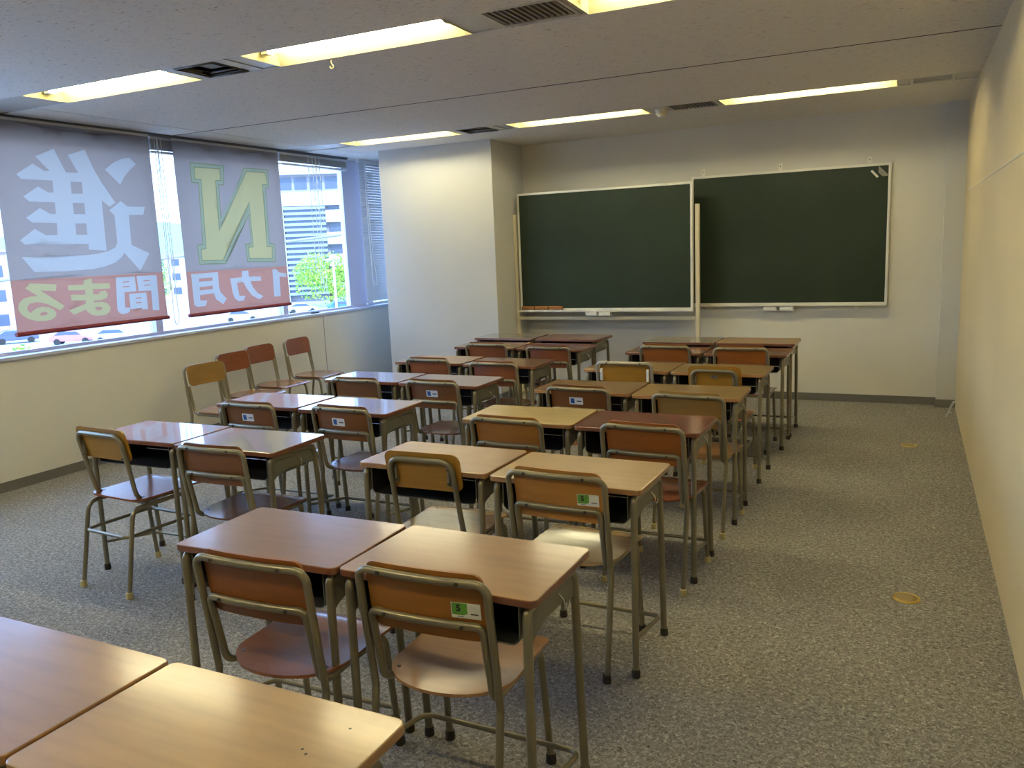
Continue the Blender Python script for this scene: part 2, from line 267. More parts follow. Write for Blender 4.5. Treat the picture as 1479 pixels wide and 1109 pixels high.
# walls
struct(boxes('wall_right', [(XR, XR+.15, YR-.2, YB+.2, -.1, ZC+.2)], 'wall_cream'))
struct(boxes('wall_back', [(-5.04, XR+.15, YB, YB+.15, -.1, ZC+.2), (XL-.3, -4.9, YB+.7, YB+.9, -.1, ZC+.2)], 'wall'))
struct(boxes('wall_front', [(XL-.3, XR+.2, YR-.2, YR, -.1, ZC+.2)], 'wall'))
struct(boxes('wall_pillar', [(-5.037, -3.722, 7.375, YB+.8, -.05, ZC+.05)], 'wall_white', bev=.004))
struct(boxes('wall_column', [(.236, XR+.02, 7.99, YB+.05, -.05, ZC+.05)], 'wall_white', bev=.004))
XG = -5.80
b = B()
bx(b, XG-.25, XL, YR-.2, YB+.9, -.1, .905); bx(b, XG-.25, XL, YR-.2, YB+.9, ZC+.0, ZC+.2)
bx(b, XG-.25, XL, YR-.2, .3, .9, ZC+.1); bx(b, XG-.25, XL, YB+.6, YB+.9, .9, ZC+.1)
struct(obj('wall_left', b, 'wall'))
b = B(); bx(b, XL, XL+.001, 7.045, 7.053, .07, .9); struct(obj('trim_2', b, 'baseboard'))
b = B(); bx(b, XR-.002, XR+.002, YR, 7.38, 1.829, 1.833); struct(obj('trim_3', b, 'white_plastic'))
b = B(); bx(b, XG+.02, XL+.018, YR, YB+.7, .905, .932); struct(obj('trim_4', b, 'sill', bev=.006))   # sill board
b = B(); bx(b, XG+.02, XG+.05, YR, YB+.7, .93, .955); struct(obj('trim_6', b, 'frame_metal'))
# baseboards
struct(boxes('baseboard_back', [(-3.722, .236, YB-.008, YB, 0, .07)], 'baseboard'))
struct(boxes('baseboard_column', [(.228, XR, 7.982, 7.99, 0, .07), (.228, .236, 7.99, YB, 0, .07)], 'baseboard'))
struct(boxes('baseboard_left', [(XL, XL+.008, YR, YB+.6, 0, .07)], 'baseboard'))
struct(boxes('baseboard_pillar', [(-5.045, -3.714, 7.367, 7.375, 0, .07), (-3.722, -3.714, 7.375, YB, 0, .07)], 'baseboard'))
# windows: frame + pane
mull = [.30, 1.85, 3.40, 5.02, 6.62, 7.72]
for i in range(5):
    y0, y1 = mull[i], mull[i+1]
    b = B(); w = .035
    bx(b, XG-.06, XG+.02, y0-w, y0+w, .905, ZC); bx(b, XG-.04, XG+.01, y0+w, y1-w, .905, .95); bx(b, XG-.04, XG+.01, y0+w, y1-w, 2.50, ZC)
    f = struct(obj('window_%d' % (i+1), b, 'frame_metal'))
    b = B(); bx(b, XG-.02, XG-.014, y0+w, y1-w, .95, 2.50); obj('pane', b, 'glass', f)
b = B(); bx(b, XG-.04, XG+.02, 7.72, 8.16, .905, ZC); bx(b, XG-.06, XG+.02, 8.50, 8.6, .905, ZC); bx(b, XG-.04, XG+.01, 8.16, 8.5, .905, .95)
f = struct(obj('window_6', b, 'frame_metal')); b = B(); bx(b, XG-.02, XG-.014, 8.16, 8.5, .95, ZC); obj('pane', b, 'glass', f)
# curtain rail along the window head
b = B(); bx(b, XL+.01, XL+.045, .5, 7.62, ZC-.022, ZC-.001); tag(obj('curtain_rail', b, 'rail_dark'), 'dark curtain rail along the ceiling above the windows', 'rail')

# ------------------------------------------------------------------ blinds
def stacked_blind(y0, y1, label, cords, zb=2.455):
    t = thing('venetian_blind', label, 'blind', (-5.70, (y0+y1)/2, ZC), 0, 'venetian blinds at the windows'); h = (y1-y0)/2; dz = -ZC
    obj_ = boxes('headrail', [(-.02, .02, -h, h, -.035, -.002)], 'slat', t)
    b = B(); n = int((ZC-.04-zb)/.0065)
    for k in range(n): bx(b, -.018, .018, -h+.005, h-.005, -.042-k*.0065, -.0385-k*.0065)
    obj('slats', b, 'blind_stack', t)
    boxes('bottom_rail', [(-.02, .02, -h, h, zb-ZC-.022, zb-ZC-.004)], 'slat', t)
    for (dy, zz, loop) in cords:
        b = B(); y = dy-(y0+y1)/2
        if loop:
            pts = [(.03, y, -.03), (.033, y-.005, -.6), (.035, y-.02, zz+.08-ZC), (.036, y-.012, zz+.02-ZC), (.036, y+.005, zz-ZC), (.036, y+.025, zz+.02-ZC), (.036, y+.032, zz+.08-ZC), (.033, y+.012, -.6), (.03, y+.006, -.03)]
            tube(b, fillet(pts, .02, 3), .0034, 6)
        else: tube(b, [(.03, y, -.03), (.031, y+.002, zz-ZC)], .0034, 6)
        obj('cord', b, 'cord', t)
stacked_blind(1.90, 3.42, 'raised grey blind in the bay nearest the camera, beside the large white character banner', [])
stacked_blind(3.46, 4.985, 'raised grey venetian blind behind the banner with one large white character', [])
stacked_blind(5.04, 6.57, 'raised grey blind behind the yellow letter banner, pull cords in the gap between banners', [(5.075, 1.3, 0), (5.10, 1.0, 1), (5.14, 1.35, 0)])
stacked_blind(6.61, 7.70, 'raised grey venetian blind between the yellow letter banner and the lowered blind', [(7.02, 1.35, 0), (7.09, 1.2, 0), (7.14, 1.12, 1), (7.20, 1.9, 0)], 2.47)
t = thing('venetian_blind', 'fully lowered pale venetian blind beside the white pillar with a looped cord', 'blind', (-5.64, 8.22, ZC), 0, 'venetian blinds at the windows')
boxes('headrail', [(-.02, .02, -.38, .38, -.035, -.002)], 'slat', t)
b = B(); n = 53
for k in range(n):
    z = -.05-k*.0294
    vs = [b.verts.new(p) for p in ((-.008, -.37, z+.0135), (.008, -.37, z-.0135), (.008, .37, z-.0135), (-.008, .37, z+.0135), (-.0065, -.37, z+.0145), (.0095, -.37, z-.0125), (.0095, .37, z-.0125), (-.0065, .37, z+.0145))]
    for f in ((0, 1, 2, 3), (7, 6, 5, 4), (0, 4, 5, 1), (1, 5, 6, 2), (2, 6, 7, 3), (3, 7, 4, 0)): b.faces.new([vs[i] for i in f])
obj('slats', b, 'slat', t)
boxes('bottom_rail', [(-.013, .013, -.38, .38, -1.628, -1.610)], 'slat', t)
for y in (-.25, .22):
    b = B(); tube(b, [(.015, y, -.04), (.015, y, -1.61)], .0015, 6); obj('ladder_string', b, 'cord', t)
b = B(); y = -.30
tube(b, fillet([(.03, y, -.03), (.035, y, -.7), (.04, y+.01, -1.25), (.04, y+.01, -1.36), (.04, y+.045, -1.42), (.04, y+.085, -1.40), (.04, y+.09, -1.33), (.04, y+.05, -1.1), (.035, y+.03, -.7), (.03, y+.02, -.03)], .03, 4), .0045, 6); obj('cord', b, 'cord', t)

# ------------------------------------------------------------------ banners
def inside(p, poly):
    c = False; x, y = p; n = len(poly)
    for i in range(n):
        (x1, y1), (x2, y2) = poly[i], poly[i-1]
        if (y1 > y) != (y2 > y) and x < (x2-x1)*(y-y1)/(y2-y1)+x1: c = not c
    return c
def banner(name, label, y0, y1, z0, z1, zr, glyphs, x):
    t = thing(name, label, 'banner', (x, (y0+y1)/2, z1), 0, 'shop banners hung at the windows')
    cy = (y0+y1)/2; verts = []; edges = []
    def ring(poly):
        s = len(verts); verts.extend(Vector(p) for p in poly); n = len(poly); edges.extend((s+i, s+(i+1) % n) for i in range(n))
    ring([(y0, z0), (y1, z0), (y1, z1), (y0, z1)])
    s = len(verts); verts.extend([Vector((y0, zr)), Vector((y1, zr))]); edges.append((s, s+1))
    for c, o, hs in glyphs:
        ring(o)
        for h in hs: ring(h)
    for i in range(1, 26):
        for j in range(1, 30):
            verts.append(Vector((y0+(y1-y0)*(i+.13*((j*7) % 3-1))/26, z0+(z1-z0)*(j+.11*((i*5) % 3-1))/30)))
    V, E, F, *_ = geometry.delaunay_2d_cdt(verts, edges, [], 0, 1e-5)
    order = {'grey': 0, 'red': 1, 'white': 2, 'yellow': 3, 'green': 4, 'pale': 5}
    b = B(); w = lambda p: .012*math.sin(p.x*7+p.y*1.3)*math.sin((z1-p.y)*2.1)+.005*math.sin(p.x*17+p.y*4)
    bv = [b.verts.new((w(p), p.x-cy, p.y-z1)) for p in V]
    for f in F:
        c = sum((V[i] for i in f), Vector((0, 0)))/3
        k = 'red' if c.y < zr else 'grey'
        for g, o, hs in glyphs:
            if inside(c, o) and not any(inside(c, h) for h in hs): k = g
        try: fc = b.faces.new([bv[i] for i in f])
        except ValueError: continue
        fc.material_index = order[k]; fc.smooth = True
    obj('cloth', b, ['cloth_grey', 'cloth_red', 'cloth_white', 'cloth_yellow', 'cloth_green', 'cloth_pale'], t)
    h = (y1-y0)/2
    b = B(); tube(b, [(0, -h-.01, z0-z1), (0, h+.01, z0-z1)], .016, 12); obj('bottom_rod', b, 'rod', t)
    b = B(); bx(b, -.006, .006, -h, h, -.012, .006); obj('top_hem', b, 'blind_stack', t)
    for k in range(5):
        b = B(); y = -h+.03+k*(2*h-.06)/4; tube(b, [(0, y, 0), (0, y, .012)], .003, 6); obj('hook', b, 'chrome', t)
XB = -5.60
banner('banner', 'translucent grey and red banner with one huge white reversed character, hanging left of the other', 3.65, 4.955, 1.082, 2.555, 1.457, B1, XB)
banner('banner', 'translucent grey and red banner with a huge yellow reversed letter N', 5.195, 6.48, 1.072, 2.55, 1.447, B2, XB)
b = B(); prism(b, rrect(-.014, .014, -.055, .055, .006), 0, .016); tag(obj('whiteboard_marker', b, 'rail_dark', loc=(-5.70, 6.98, .932)), 'small dark marker lying on the window sill near the dangling cords', 'marker')

# ------------------------------------------------------------------ ceiling strips
def strip_filler(name_i, S, spans):
    b = B()
    for a, c in spans: bx(b, a, c, S[0]+.004, S[1]-.004, ZC+.006, ZC+.02)
    struct(obj('trim_%d' % name_i, b, 'ceiling_metal'))
def light(x0, x1, S, label, group='recessed ceiling lights'):
    t = thing('ceiling_light', label, 'ceiling light', ((x0+x1)/2, (S[0]+S[1])/2, ZC), 0, group)
    hx, hy = (x1-x0)/2, (S[1]-S[0])/2-.002; ix, iy, zt = hx-.03, .06, .088
    b = B()
    o1 = [b.verts.new(p) for p in ((-hx, -hy, 0), (hx, -hy, 0), (hx, hy, 0), (-hx, hy, 0))]
    i1 = [b.verts.new(p) for p in ((-ix, -iy, zt), (ix, -iy, zt), (ix, iy, zt), (-ix, iy, zt))]
    o2 = [b.verts.new((v.co.x*1.0, v.co.y, .012+.0)) for v in o1]
    for k in range(4): b.faces.new((o1[k], o1[(k+1) % 4], i1[(k+1) % 4], i1[k]))
    b.faces.new(i1)
    o3 = [b.verts.new(p) for p in ((-hx, -hy, .1), (hx, -hy, .1), (hx, hy, .1), (-hx, hy, .1))]
    for v in o2: b.verts.remove(v)
    for k in range(4): b.faces.new((o1[k], o3[k], o3[(k+1) % 4], o1[(k+1) % 4]))
    b.faces.new(o3)
    obj('housing', b, 'reflector', t)
    b = B(); tube(b, [(-ix+.035, 0, .048), (ix-.035, 0, .048)], .016, 14); obj('fluorescent_tube', b, 'tubelight', t)
    for s in (-1, 1):
        b = B(); bx(b, s*(ix-.015)-.02, s*(ix-.015)+.02, -.022, .022, .028, .0885); obj('socket', b, 'white_plastic', t)
X3 = [(-4.945, -3.765), (-3.18, -1.975), (-1.37, -.135)]
for (x0, x1), w in zip(X3, ('at the window end', 'in the middle', 'at the right wall end')):
    light(x0, x1, S1, 'lit recessed fluorescent ceiling light %s of the row nearer the camera' % w)
    light(x0, x1, S2, 'lit recessed fluorescent ceiling light %s of the row nearest the chalkboards' % w)
    light(x0, x1, S0, 'lit fluorescent ceiling light %s, row above the camera' % w)
strip_filler(9, S0, [(XL+.02, -4.945), (-3.765, -3.18), (-1.975, -1.37), (-.135, XR)])
for k, S in enumerate((S1, S2)):
    strip_filler(7+k, S, [(XL+.02, -4.945), (-3.30 if not k else -3.36, -3.18), (-1.975, -1.80), (-1.40, -1.37), (-.135, -.06), (.24, XR)])
    cy = (S[0]+S[1])/2; near = 'row nearer the camera' if k == 0 else 'row nearest the chalkboards'
    # square diffuser
    t = thing('air_diffuser', 'square metal air diffuser between the first two ceiling lights of the %s' % near, 'air vent', (-3.535, cy, ZC), 0, 'ceiling air vents')
    hy = (S[1]-S[0])/2-.004
    boxes('backing', [(-.228, .228 if not k else .17, -hy, hy, .05, .06)], 'dark_gap', t)
    for q in (.14, .105, .07):
        b = B(); tube(b, [(-q, -q*.95, .0+(.14-q)*.45), (q, -q*.95, (.14-q)*.45), (q, q*.95, (.14-q)*.45), (-q, q*.95, (.14-q)*.45)], .006, 6, closed=True); obj('louvre', b, 'grille', t)
    b = B()
    for a in ((-.228, -.15, -hy, hy), (.15, .228, -hy, hy), (-.15, .15, -hy, -.14), (-.15, .15, .14, hy)): bx(b, a[0], a[1], a[2], a[3], .002, .012)
    obj('frame', b, 'ceiling_metal', t)
    b = B(); q = .045
    v4 = [b.verts.new(p) for p in ((-q, -q, .02), (q, -q, .02), (q, q, .02), (-q, q, .02), (0, 0, .045))]
    for i in range(4): b.faces.new((v4[i], v4[(i+1) % 4], v4[4]))
    b.faces.new(v4[3::-1]); obj('core', b, 'grille', t)
    # slotted return grille
    t = thing('return_grille', 'rectangular slotted return air grille before the rightmost ceiling light of the %s' % near, 'air vent', (-1.60, cy, ZC), 0, 'ceiling air vents')
    boxes('backing', [(-.198, .198, -hy, hy, .05, .06)], 'dark_gap', t)
    b = B()
    for a in ((-.198, -.18, -hy, hy), (.18, .198, -hy, hy), (-.18, .18, -hy, -.125), (-.18, .18, .125, hy)): bx(b, *a, .002, .014)
    obj('frame', b, 'ceiling_metal', t)
    for i in range(12):
        b = B(); x = -.165+i*.03; bx(b, x-.006, x+.006, -.125, .125, .003, .03); obj('louvre', b, 'grille', t)
    t = thing('ceiling_vent', 'long narrow ceiling vent beside the right wall in the %s' % near, 'air vent', (.09, cy, ZC), 0, 'ceiling air vents')
    boxes('frame', [(-.145, .145, -hy, -.09, .002, .014), (-.145, .145, .09, hy, .002, .014), (-.145, -.12, -.09, .09, .002, .014), (.12, .145, -.09, .09, .002, .014)], 'ceiling_metal', t)
    boxes('backing', [(-.14, .14, -.09, .09, .03, .04)], 'grille', t)
    for y in (-.045, 0, .045): boxes('louvre', [(-.12, .12, y-.008, y+.008, .004, .02)], 'ceiling_metal', t)
t = thing('smoke_detector', 'round cream smoke detector on the ceiling before the slotted grille', 'smoke detector', (-1.85, 6.745, ZC))
b = B(); lathe(b, [(.052, .006), (.055, -.012), (.045, -.018), (.045, -.03), (.038, -.045), (.02, -.05)], 28); obj('body', b, 'detector', t)
b = B(); lathe(b, [(.03, -.0465), (.031, -.053), (.012, -.056)], 20); obj('sensor_cap', b, 'white_plastic', t)
b = B(); tube(b, fillet([(0, 0, .01), (0, 0, -.02), (.012, 0, -.03), (.012, 0, -.045), (-.008, 0, -.045), (-.008, 0, -.032)], .006, 3), .002, 6)
tag(obj('ceiling_hook', b, 'brass', loc=(-2.858, 3.80, ZC)), 'tiny yellow hook hanging from the edge of the middle near ceiling light', 'hook')

# ------------------------------------------------------------------ chalkboards
def board(t, x0, x1, y0, y1, z0, z1, parent_y):
    # local: origin at t.location
    w = .022
    b = B(); bx(b, x0+w*.5, x1-w*.5, y0+.006, y1, z0+w*.5, z1-w*.5); obj('slate', b, 'slate', t)
    b = B(); bx(b, x0, x0+w, y0, y1, z0, z1); bx(b, x1-w, x1, y0, y1, z0, z1); bx(b, x0+w, x1-w, y0, y1, z1-w, z1); bx(b, x0+w, x1-w, y0, y1, z0, z0+w)
    obj('frame', b, 'alu', t, bev=.003)
t = thing('chalkboard', 'dark green chalkboard on cream floor posts, erasers on its tray', 'chalkboard', (-2.755, 7.81, 0), 0, 'chalkboards')
board(t, -.902, .902, -.03, 0, .882, 2.072, 0)
for x in (-.945, .940):
    b = B(); prism(b, rrect(x-.019, x+.019, -.012, .03, .006, 3), 0, 1.867); p = obj('post', b, 'post', t)
    boxes('post_foot', [(x-.019, x+.03, -.20, .24, 0, .03)], 'post', p, bev=.004)
boxes('tray', [(-.91, .91, -.09, -.03, .872, .879), (-.91, .91, -.09, -.083, .879, .890)], 'alu', t, bev=.002)
boxes('cross_rail', [(-.926, .921, -.01, .015, .784, .818)], 'post', t, bev=.003)
for x in (-.105, .035):
    b = B(); prism(b, rrect(x-.060, x+.060, -.095, -.035, .01, 4), .832, .868); bx(b, x-.05, x+.05, -.099, -.095, .839, .862); obj('chalk_box', b, 'white_plastic', t, bev=.003)
for k, s in enumerate(('left', 'middle', 'right')):
    e = thing('chalkboard_eraser', 'orange-brown chalkboard eraser on the left board tray, %s one of three' % s, 'eraser', (-3.555+k*.153, 7.753, .8795), random.uniform(-.04, .04), 'chalkboard erasers on the tray')
    b = B(); prism(b, rrect(-.070, .070, -.024, .024, .006, 3), 0, .022); obj('felt_pad', b, 'felt', e)
    b = B(); prism(b, rrect(-.072, .072, -.025, .025, .008, 4), .022, .048); obj('grip', b, 'eraser', e, bev=.004)
t = thing('chalkboard', 'dark green wall chalkboard, right one, with silver magnet clip in top corner', 'chalkboard', (-1.058, 8.06, 0), 0, 'chalkboards')
board(t, -.87, .875, -.01, .022, .90, 2.13, 0)
boxes('tray', [(-.87, .87, -.06, -.01, .893, .90), (-.87, .87, -.06, -.054, .90, .91)], 'alu', t, bev=.002)
for x in (-.125, .025):
    b = B(); prism(b, rrect(x-.062, x+.062, -.05, .01, .01, 4), .85, .89); bx(b, x-.05, x+.05, -.054, -.05, .858, .884); obj('chalk_box', b, 'white_plastic', t, bev=.003)
for x in (-.755, -.05, .70):
    b = B(); bx(b, x-.015, x+.015, -.006, .002, 2.12, 2.195); bx(b, x-.015, x+.015, -.006, .026, 2.118, 2.132); br = obj('wall_bracket', b, 'alu', t)
    b = B(); tube(b, [(x, -.004, 2.165), (x, -.009, 2.165)], .005, 8); obj('screw', b, 'screw', br)
for x in (-.72, .62): boxes('wall_bracket', [(x-.012, x+.012, .01, .026, .86, .90)], 'alu', t)
c = thing('magnet_clip', 'silver magnetic clip stuck in the top right corner of the right chalkboard', 'clip', (-.285, 8.046, 2.05), 0)
b = B(); bx(b, -.04, .04, -.02, -.002, -.009, .009); q = obj('clip_bar', b, 'white_plastic', c, bev=.003); q.rotation_euler = (0, math.radians(48), 0); q.location = (-.03, 0, -.01)
b = B(); vs = [(0, .06), (.085, -.03), (.035, -.035), (.0, .0)]
prism(b, vs, -.006, 0, T=lambda p: (p[0], p[2], p[1])); obj('magnet_plate', b, 'plate', c)

# ------------------------------------------------------------------ floor outlets, string
for y, l in ((3.68, 'round brass floor outlet cover in the right aisle, nearer the camera'), (6.48, 'round brass floor outlet cover in the right aisle, farther from the camera')):
    t = thing('floor_outlet', l, 'floor outlet', (.03, y, 0), 0, 'floor outlet covers')
    b = B(); lathe(b, [(.056, 0), (.055, .005), (.048, .007), (.042, .005)], 40); obj('ring', b, 'brass', t)
    b = B(); lathe(b, [(.041, .003), (.041, .0065), (.010, .0068)], 40); obj('cover', b, 'brass_in', t)
b = B()
for dx, dy in ((0, 0), (.008, .012)):
    tube(b, fillet([(XR-.002, 7.40+dy, .155), (XR-.03-dx, 7.42+dy, .165), (XR-.05-dx, 7.46+dy, .11), (XR-.065-dx, 7.52+dy, .045), (XR-.078-dx, 7.56+dy, .003)], .02, 4), .0035, 6)
tube(b, fillet([(XR-.079, 7.565, .004), (XR-.06, 7.54, .05), (XR-.045, 7.50, .05)], .01, 3), .003, 6)
tag(obj('string', b, 'white_plastic'), 'short white string hanging from the right wall near the far corner', 'string')
# ------------------------------------------------------------------ furniture
def slab(bm, fn, nu, nv, th):
    """curved board: fn(u,v)->point, u,v in 0..1; th = thickness vector"""
    th = Vector(th); A = [[bm.verts.new(fn(i/nu, j/nv)) for i in range(nu+1)] for j in range(nv+1)]
    Bq = [[bm.verts.new(v.co+th) for v in row] for row in A]
    for G in (A, Bq):
        for j in range(nv):
            for i in range(nu): bm.faces.new((G[j][i], G[j][i+1], G[j+1][i+1], G[j+1][i])).smooth = True
    per = [(j, 0) for j in range(nv+1)]+[(nv, i) for i in range(1, nu+1)]+[(j, nu) for j in range(nv-1, -1, -1)]+[(0, i) for i in range(nu-1, 0, -1)]
    for k in range(len(per)):
        a, b = per[k], per[(k+1) % len(per)]; f = bm.faces.new((A[a[0]][a[1]], A[b[0]][b[1]], Bq[b[0]][b[1]], Bq[a[0]][a[1]]))
        for e in f.edges: e.smooth = False
def foot_cap(parent, x, y, m='rubber'):
    b = B(); lathe(b, [(.0155, 0), (.0165, .003), (.0145, .030)], 14); o = obj('foot_cap', b, m, parent); o.location = (x, y, 0); return o
def make_desk(h):
    t = thing('school_desk', 'desk', 'desk'); W, D, T = .299, .382, .021
    b = B(); pts = rrect(-W, W, 0, D, .022, 5); n = len(pts)
    prism(b, pts, h-T, h, 0, 1); tt = obj('tabletop', b, ['top_tan', 'edge'], t, bev=.0035)
    zr = h-T-.014; r = .0125; lx = .270
    for s in (-1, 1):
        b = B(); tube(b, fillet([(s*lx, .006, .004), (s*lx, .014, zr), (s*lx, .17, zr)], .022, 6), r, 12); l = obj('leg', b, 'tube', t); foot_cap(l, s*lx, .006)
        b = B(); tube(b, fillet([(s*lx, .17, zr), (s*lx, .315, zr), (s*lx, .358, .004)], .045, 6), r, 12); l = obj('leg', b, 'tube', t); foot_cap(l, s*lx, .358)
        b = B(); pr = [(.022, zr), (.318, zr), (.326, zr-.075), (.30, zr-.08), (.22, zr-.066), (.12, zr-.066), (.05, zr-.085), (.024, zr-.10)]
        prism(b, pr, s*lx-.0015, s*lx+.0015, T=lambda p: (p[2], p[0], p[1])); sp = obj('side_panel', b, 'boxmetal', t)
        b = B(); tube(b, fillet([(s*(lx+.003), .20, zr-.03), (s*(lx+.018), .20, zr-.045), (s*(lx+.018), .20, zr-.075), (s*(lx+.018), .235, zr-.075), (s*(lx+.018), .235, zr-.055)], .012, 4), .0025, 6); obj('bag_hook', b, 'chrome', sp)
    b = B(); tube(b, fillet([(-lx, .012, .145), (-lx+.006, .335, .088), (lx-.006, .335, .088), (lx, .012, .145)], .04, 6), .0085, 10); obj('foot_rail', b, 'tube', t)
    b = B(); tube(b, [(-lx, .30, zr-.005), (lx, .30, zr-.005)], .009, 8); obj('cross_tube', b, 'tube', t)
    # book box: open tray with rounded lower corners
    def ushape(b, hx, z0, z1, th, y0, y1, mi, rr=.025):
        o = [(hx, z1)]+[(hx-rr+rr*math.cos(a), z0+rr-rr*math.sin(a)) for a in [PI/2*k/5 for k in range(6)]]
        o = o+[(-x, z) for x, z in o[::-1]]
        i = [(x-th*(1 if x > 0 else -1), z1) if abs(z-z1) < 1e-6 else (x*(hx-th)/hx, max(z, z0+th)+0) for x, z in o]
        P = o+i[::-1]
        a = [b.verts.new((x, y0, z)) for x, z in P]; c = [b.verts.new((x, y1, z)) for x, z in P]; n = len(o); m_ = len(P)
        for k in range(m_): f = b.faces.new((a[k], a[(k+1) % m_], c[(k+1) % m_], c[k])); f.material_index = mi
        for V in (a, c):
            for k in range(n-1): f = b.faces.new((V[k], V[k+1], V[m_-2-k], V[m_-1-k])); f.material_index = mi
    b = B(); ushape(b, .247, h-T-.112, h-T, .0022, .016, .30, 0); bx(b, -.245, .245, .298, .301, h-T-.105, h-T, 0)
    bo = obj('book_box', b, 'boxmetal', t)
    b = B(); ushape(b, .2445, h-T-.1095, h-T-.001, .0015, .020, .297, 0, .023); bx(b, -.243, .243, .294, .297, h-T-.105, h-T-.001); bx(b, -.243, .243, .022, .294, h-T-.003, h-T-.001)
    obj('shade_liner', b, 'box_shade', bo)  # added inner shell, its near-black colour paints the shade in the box
    return t
def yb(z): return -.045*max(0, z-.38)/.36
def bow(x, hw): return -.012*(1-(x/hw)**2) if abs(x) < hw else 0
def backpanel(b, hw, z0, z1, r, off, th=.009, b_hw=.178):
    def fn(u, v):
        z = z0+(z1-z0)*(.5-.5*math.cos(PI*v)); d = min(z-z0, z1-z); w = hw if d >= r else hw-(r-math.sqrt(max(0, r*r-(r-d)**2)))
        x = (2*u-1)*w; return Vector((x, yb(z)+off+bow(x, b_hw), z))
    slab(b, fn, 14, 16, (0, th, 0))
def seatboard(b, hw, y0, Ln, z, kind):
    def fn(u, v):
        v = .5-.5*math.cos(PI*v); y = y0+v*Ln
        if kind == 'A': vr = .36; w = math.sqrt(max(.0009, 1-((vr-v)/vr)**2)) if v < vr else 1
        else:
            r = .16; w = 1-(.35)*(1-math.sqrt(max(0, 1-((r-v)/r)**2))) if v < r else 1
        fr = .07
        if v > 1-fr: w *= 1-.16*(1-math.sqrt(max(0, 1-((v-1+fr)/fr)**2)))
        x = (2*u-1)*hw*w
        dip = -.010*(1-(x/hw)**2)*math.sin(PI*min(1, v*1.1)) if kind == 'A' else -.004*math.sin(PI*v)
        return Vector((x, y, z+dip-.012*max(0, v-.8)/.2*(v-.8)*4))
    slab(b, fn, 14, 20, (0, 0, -.009))
def screws(parent, pts, axis=(0, 0, 1), r=.006):
    for p in pts:
        b = B(); a = Vector(axis); tube(b, [Vector(p)-a*.003, Vector(p)+a*.0018], r, 10); obj('screw', b, 'screw', parent)
